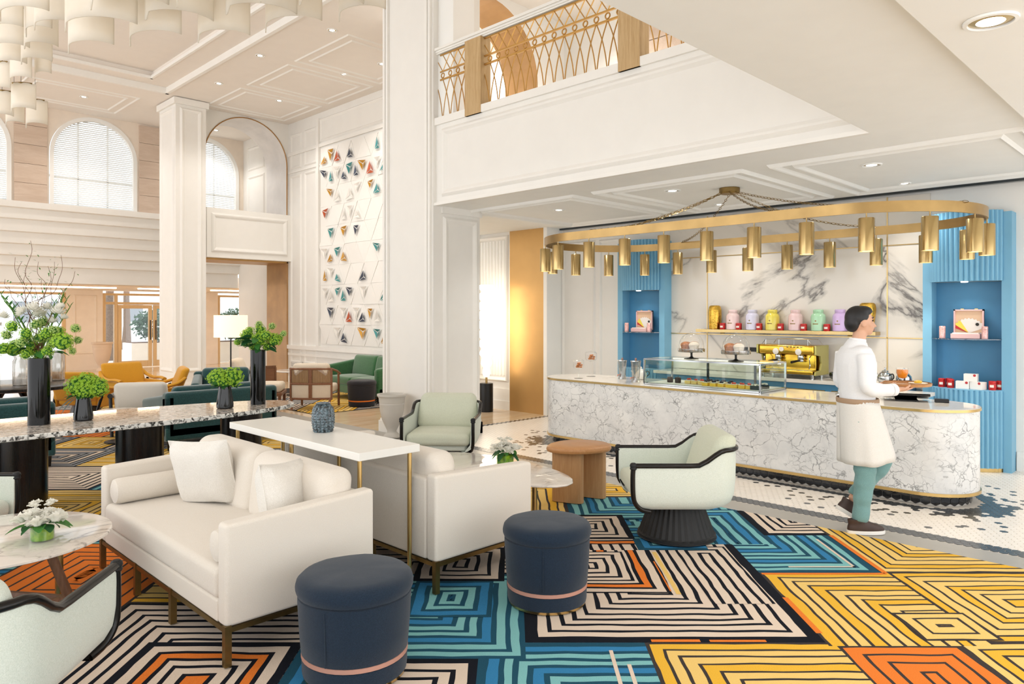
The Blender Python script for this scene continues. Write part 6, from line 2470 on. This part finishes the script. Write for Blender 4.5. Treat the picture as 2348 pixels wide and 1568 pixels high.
for k, (px, py, w, t_) in enumerate(SHT):
    p = px_at(px, py, t_) - ch.location
    wd = w * t_ / 1665
    hh = .36 if t_ < 7.5 else .30
    # sheet bent in plan like a soft J, lower corner trimmed at the left
    prof = []
    n = 18
    for i in range(n + 1):
        u = i / n
        ang = R(200) * u - R(10)
        x = (u - .5) * wd * 1.0 if False else -math.cos(R(18) + R(150) * u) * wd * .53
        yv = -math.sin(R(10) + R(165) * u) * wd * .28
        prof.append((x, yv, u))
    curl = [(-.5 * wd - .0, .0, 0)]
    rows = []
    lat = Vector((S2, -S2, 0))
    dep = Vector((S2, S2, 0))
    tw = rr.uniform(-.35, .35)
    for j in range(5):
        v = j / 4
        row = []
        for (x, yv, u) in prof:
            zz = v * hh + (1 - v) * (-.05 * max(0, 1 - u / .06) if False else .012 * math.sin(PI * u))
            if u < .08 and j == 0:
                zz -= .05
            xx, yy = x * math.cos(tw) - yv * math.sin(tw), x * math.sin(tw) + yv * math.cos(tw)
            row.append(p + lat * xx + dep * yy + Vector((0, 0, zz)))
        rows.append(row)
    mb = MB().loft(rows, closed=False, cap=False)
    o = mb.build('alabaster_sheet', 'alabaster', ch, True, angle=60)
    sm = o.modifiers.new('thick', 'SOLIDIFY')
    sm.thickness = .008
    sm.offset = 0
    top = rows[-1]
    b_ = MB().tube([top[3], top[9], top[15]], .011, 6).build('brass_bar', 'brass_dark', o)
    a_ = top[9]
    c_ = MB().tube([a_, Vector((a_.x * .97, a_.y * .97, 0))], .0022, 4).build('cord', 'black_metal', o)
# ------------------------------------------------------------------ the walking server
PL = Vector((6.16, 2.13, .008))
ps = thing('person', 'server in white shirt and apron walking right with a tray', 'person', PL, R(-45))


def ering(c, rx, ry, n=20, tilt=0, yaw=0):
    out = []
    for i in range(n):
        a = 2 * PI * i / n
        out.append((c[0] + rx * math.cos(a), c[1] + ry * math.sin(a), c[2] + tilt * rx * math.cos(a)))
    return out


def remesh(o, vox, smooth=4):
    m = o.modifiers.new('weld', 'REMESH')
    m.mode = 'VOXEL'
    m.voxel_size = vox
    m.use_smooth_shade = True
    if smooth:
        q = o.modifiers.new('relax', 'SMOOTH')
        q.iterations = smooth
        q.factor = .5
    return o


torso = [((-.05, 0, .86), .105, .15), ((-.055, 0, .95), .125, .175), ((-.06, 0, 1.03), .11, .16), ((-.065, 0, 1.12), .108, .155), ((-.07, 0, 1.24), .122, .172), ((-.075, 0, 1.35), .125, .185), ((-.08, 0, 1.42), .108, .19), ((-.075, 0, 1.47), .08, .14), ((-.065, 0, 1.5), .055, .07)]
armR = [(-.085, -.185, 1.42), (-.09, -.215, 1.3), (-.085, -.235, 1.17), (.03, -.215, 1.15), (.17, -.165, 1.15)]
armL = [(x, -y, z) for x, y, z in armR]
legS = [(-.06, -.09, .92), (-.05, -.095, .72), (-.045, -.095, .5), (-.06, -.095, .32), (-.085, -.095, .1)]       # standing leg
legW = [(-.05, .09, .92), (.07, .09, .76), (.19, .09, .57), (.08, .09, .4), (-.05, .09, .25)]                 # swinging leg
body = MB()
body.loft([ering(*t_) for t_ in torso])
body.tube([(-.065, 0, 1.46), (-.05, 0, 1.54), (-.04, 0, 1.6)], [.06, .052, .052], 14)
# head, jaw, nose, ears, brow
body.ball((-.045, 0, 1.695), (.098, .076, .105), 20, 14)
body.ball((-.005, 0, 1.64), (.07, .058, .075), 18, 12)
body.ball((.03, 0, 1.598), (.03, .03, .026), 12, 8)
body.tube([(.048, 0, 1.69), (.066, 0, 1.662), (.082, 0, 1.645), (.06, 0, 1.636)], [.011, .013, .015, .011], 8)
body.ball((.045, 0, 1.71), (.018, .05, .014), 12, 8)
body.ball((.056, 0, 1.618), (.016, .026, .01), 12, 8)
for sy in (-1, 1):
    body.ball((-.045, sy * .078, 1.665), (.022, .012, .032), 10, 8)
    body.ball((.02, sy * .04, 1.652), (.03, .025, .03), 10, 8)
for ar_ in (armR, armL):
    body.tube(smooth_path(ar_, 4), [.052] * 4 + [.047] * 4 + [.042] * 4 + [.034] * 5, 12)
    sy = -1 if ar_[0][1] < 0 else 1
    w = Vector(ar_[-1])
    # palm, four fingers and thumb under the tray rim
    d = Vector((.95, -sy * .3, .02)).normalized()
    s_d = Vector((-d.y, d.x, 0)) * -sy
    body.tube([w - d * .02, w + d * .03, w + d * .08], [.028, .036, .032], 12, flat=.55)
    for q, (off, ln) in enumerate(((-.03, .062), (-.011, .075), (.009, .072), (.027, .056))):
        b0 = w + d * .08 + s_d * off
        body.tube([b0 - d * .02, b0 + d * ln * .45 + Vector((0, 0, .004)), b0 + d * ln * .8 + Vector((0, 0, .016)), b0 + d * ln + Vector((0, 0, .028))], [.0095, .009, .0085, .007], 8)
    th = w + d * .02 - s_d * .032
    body.tube([th, th + d * .035 - s_d * .02 + Vector((0, 0, .018)), th + d * .065 - s_d * .012 + Vector((0, 0, .038))], [.012, .0105, .0085], 8)
for lg in (legS, legW):
    body.tube(smooth_path(lg, 4), [.088] * 4 + [.07] * 4 + [.055] * 4 + [.042] * 5, 14)
    a = Vector(lg[-1])
    body.tube([a, a + Vector((0, 0, -.06)), a + Vector((.09, 0, -.075))], [.04, .04, .032], 10)
remesh(body.build('body', 'skin', ps, True), .0075, 3)
for sy in (-1, 1):
    MB().ball((.046, sy * .031, 1.69), (.008, .0125, .0065), 10, 8).build('eye', 'ink', ps, True)
    MB().tube([(.052, sy * .014, 1.712), (.05, sy * .034, 1.716), (.038, sy * .052, 1.71)], .0045, 6).build('eyebrow', 'hair_black', ps, True)
plain('lip', 'B97A68', .5)
MB().tube([(.066, -.022, 1.614), (.073, 0, 1.616), (.066, .022, 1.614)], .0045, 6).build('lips', 'lip', ps, True)
# hair cap, fuller on top
hb = MB()
hb.ball((-.062, 0, 1.712), (.098, .084, .098), 22, 16)
hb.ball((-.02, 0, 1.765), (.075, .07, .045), 18, 10)
hb.ball((-.105, 0, 1.67), (.055, .075, .075), 16, 10)
o = remesh(hb.build('hair', 'hair_black', ps, True), .008, 2)
# cut the face free
bmh = bmesh.new()
bmh.from_mesh(o.data)
for v in bmh.verts:
    if v.co.x > .02 and v.co.z < 1.74:
        v.co.x = .02 - (1.74 - v.co.z) * .55
    if v.co.z < 1.68 and v.co.x > -.06:
        v.co.x = -.07
bmh.to_mesh(o.data)
bmh.free()
# shirt
sb = MB()
rr = random.Random(9)
sb.loft([ering(c, rx + .016, ry + .018) for c, rx, ry in torso[1:-1]])
sb.tube([(-.075, 0, 1.43), (-.07, 0, 1.48), (-.06, 0, 1.53)], [.115, .092, .068], 18)
sb.ball((-.075, -.1, 1.45), (.075, .09, .045), 14, 8)
sb.ball((-.075, .1, 1.45), (.075, .09, .045), 14, 8)
for ar_ in (armR, armL):
    sp = smooth_path(ar_, 4)[:-2]
    sb.tube(sp, [.07, .07, .068, .066] + [.063] * 4 + [.058] * 4 + [.05] * (len(sp) - 12), 14)
sb.v = [(x + .006 * noise.noise((x * 14, y * 14, z * 9)), y + .006 * noise.noise((x * 14 + 5, y * 14, z * 9)), z) for x, y, z in sb.v]
remesh(sb.build('shirt', 'shirt_white', ps, True), .009, 4)
for ar_ in (armR, armL):
    w = Vector(ar_[-1])
    p2 = Vector(smooth_path(ar_, 4)[-3])
    MB().tube([p2, p2.lerp(w, .6)], [.05, .049], 16).build('cuff', 'shirt_white', ps, True)
MB().tube([(-.062, 0, 1.515), (-.058, 0, 1.545)], [.066, .062], 18).build('collar', 'shirt_white', ps, True)
# trousers
tb = MB()
tb.loft([ering(c, rx + .012, ry + .012) for c, rx, ry in torso[:3]])
for lg in (legS, legW):
    sp = smooth_path(lg, 5)
    n = len(sp)
    tb.tube(sp, [.104 - .045 * (i / (n - 1)) + .004 * math.sin(i * 2.1) for i in range(n)], 16)
tb.v = [(x + .007 * noise.noise((x * 12, y * 12, z * 16)), y + .007 * noise.noise((x * 12 + 5, y * 12, z * 16)), z) for x, y, z in tb.v]
remesh(tb.build('trousers', 'trouser_teal', ps, True), .009, 4)
# apron with belt
n = 44
rows = []
for j in range(12):
    v = j / 11
    row = []
    for i in range(n):
        a = R(-182) + R(364) * i / (n - 1)
        front = max(0, math.cos(a))
        cx_ = -.062 + .05 * v
        rx = .142 + .085 * v * (.5 + .7 * front)
        ry = .185 + .03 * v
        rip = 1 + .035 * v * math.sin(a * 7 + 1) + .02 * v * math.sin(a * 13)
        z = 1.05 - (.5 - .05 * front) * v
        row.append((cx_ + rx * rip * math.cos(a), ry * rip * math.sin(a), z))
    rows.append(row)
ap = MB().loft(rows, closed=False, cap=False).build('apron', 'apron_white', ps, True, angle=80)
m = ap.modifiers.new('thick', 'SOLIDIFY')
m.thickness = .005
MB().lathe([(.15, 1.03), (.152, 1.04), (.152, 1.062), (.148, 1.07)], 36, (-.062, 0, 0), cap=False, sy=1.25).build('belt', 'apron_belt', ps, True)


def shoe(loc, pitch, name):
    Mx = Matrix.Translation(loc) @ Matrix.Rotation(pitch, 4, 'Y')
    def outline(k, z, dx=0):
        pts = []
        for i in range(28):
            a = 2 * PI * i / 28
            c, s = math.cos(a), math.sin(a)
            x = .148 * math.copysign(abs(c) ** .85, c)
            w = .047 - .008 * max(0, -c) + .004 * max(0, c)
            pts.append((x * k + .045 + dx, w * math.copysign(abs(s) ** .75, s) * k, z))
        return pts
    MB().loft([outline(.98, 0), outline(1.02, .008), outline(1.02, .028), outline(.98, .03)], M=Mx).build('sole', 'shoe_sole', ps, True)
    up = MB()
    rings = []
    for z, k, sx, dx in ((.028, .99, 1, 0), (.045, .985, .99, -.002), (.06, .95, .93, -.008), (.075, .88, .8, -.022), (.09, .82, .62, -.05), (.105, .8, .5, -.07), (.115, .78, .46, -.075)):
        r = []
        for (x, y, _) in outline(1, 0):
            r.append(((x - .045) * sx * .98 + .045 + dx, y * k, z))
        rings.append(r)
    up.loft(rings, M=Mx)
    u = up.build(name, 'shoe_brown', ps, True)
    for q in range(5):
        x = .03 + q * .022
        z = .112 - q * .0115
        MB().tube([(x, -.024, z - .006), (x + .004, 0, z + .004), (x, .024, z - .006)], .0028, 5, M=Mx).build('lace', 'ink', u)


shoe(Vector((-.085, -.095, 0)), 0, 'shoe')
shoe(Vector((-.11, .09, .1)), R(32), 'shoe')
MB().lathe([(.044, .09), (.042, .13)], 14, (-.084, -.095, 0)).build('sock', 'shoe_brown', ps, True)
# tray with a drink and pastries
TR = PL + Matrix.Rotation(R(-45), 3, 'Z') @ Vector((.34, 0, 1.165))
tr = thing('serving_tray', 'round wooden serving tray carried by the server', 'tray', TR)
MB().lathe([(.0, 0), (.165, 0), (.175, .004), (.178, .022), (.17, .022), (.165, .008), (0, .008)], 40, cap=False).build('plate', 'oak_top', tr, True)
MB().lathe([(.172, .02), (.178, .024), (.172, .027)], 40, cap=False).build('rim', 'oak', tr, True)
plain('orange_juice', 'E98A1C', .25, var=.1)
g = thing('drink_glass', 'stemmed glass of orange drink on the tray', 'glass', TR + Vector((-.02, .03, .008)))
MB().lathe([(.035, 0), (.035, .004), (.006, .01), (.006, .04), (.03, .055), (.045, .09), (.044, .135)], 26, cap=False).build('bowl', 'clear_glass', g, True)
MB().lathe([(.004, .048), (.028, .057), (.042, .09), (.042, .12)], 24).build('drink', 'orange_juice', g, True)
c = thing('plate', 'small cream plate of pastries on the tray', 'plate', TR + Vector((.07, -.06, .008)))
MB().lathe([(.0, 0), (.05, 0), (.07, .012), (.068, .015), (.05, .006), (0, .005)], 30, cap=False).build('dish', 'cream_icing', c, True)
MB().ball((0, 0, .02), (.04, .03, .016), 12, 8).build('pastry', 'custard', c, True)
# ------------------------------------------------------------------ recessed downlights


def downlight(x, y, z, r, label, power, grp, col=(1, .96, .91)):
    d = thing('downlight', label, 'ceiling light', (x, y, z), 0, grp)
    MB().lathe([(r * 1.18, -.001), (r * 1.15, -.012), (r * .98, -.014), (r * .95, .0), (r * .95, -.002)], 28).build('trim_ring', 'bright_white', d, True)
    MB().lathe([(r * .95, -.004), (r * .62, -.009), (r * .6, -.006)], 24, cap=False).build('reflector', 'brass_satin', d, True)
    MB().lathe([(r * .61, -.008), (r * .3, -.009), (.001, -.009)], 24, cap=False).build('lens', 'lamp_disc', d, True)
    spot((x, y, z - .03), power, col, R(125), r)
    return d


HI = 'downlights in the high hall ceiling'
for k, (x, y, lab) in enumerate(((6.66, 11.05, 'high ceiling downlight nearest the broad column'), (8.25, 11.85, 'high ceiling downlight close to the broad column edge'), (6.35, 13.1, 'high ceiling downlight left of the middle moulding frame'), (8.05, 12.9, 'high ceiling downlight right of the middle moulding frame'), (6.5, 15.3, 'high ceiling downlight above the arch, left of two'), (8.0, 15.55, 'high ceiling downlight above the arch, right of two'), (4.75, 18.4, 'high ceiling downlight above the arched window'), (8.1, 19.25, 'added fill light in the high ceiling beyond the tall arch'))):  # the last one is an added lamp that brightens the arch interior
    downlight(x, y, ZH, .075, lab, 90, HI)
for (x, y, lab) in ((8.3, 6.6, 'added gallery fill light above the railing near the bronze arch'), (8.3, 4.2, 'added gallery fill light above the railing near the beam'), (7.6, 9.4, 'added gallery fill light behind the bronze arch')):  # added lamps, put in to lift the otherwise dark gallery
    downlight(x, y, ZH, .1, lab, 130, 'added fill lights in the upper gallery')
LO_ = 'downlights in the low cafe ceiling'
for (x, y, r, lab) in ((7.85, 6.9, .075, 'cafe downlight near the panelled pilaster'), (7.6, 4.85, .085, 'cafe downlight left of the pendant canopy'), (9.0, 5.0, .06, 'small cafe downlight behind the pendant canopy'), (7.7, 2.6, .085, 'cafe downlight above the right end of the brass ring'), (9.05, 2.7, .06, 'small cafe downlight by the blue tower at the right')):
    downlight(x, y, ZL, r, lab, 45, LO_)
downlight(4.09, .84, 3.16, .1, 'large near downlight at the top right corner', 60, LO_)
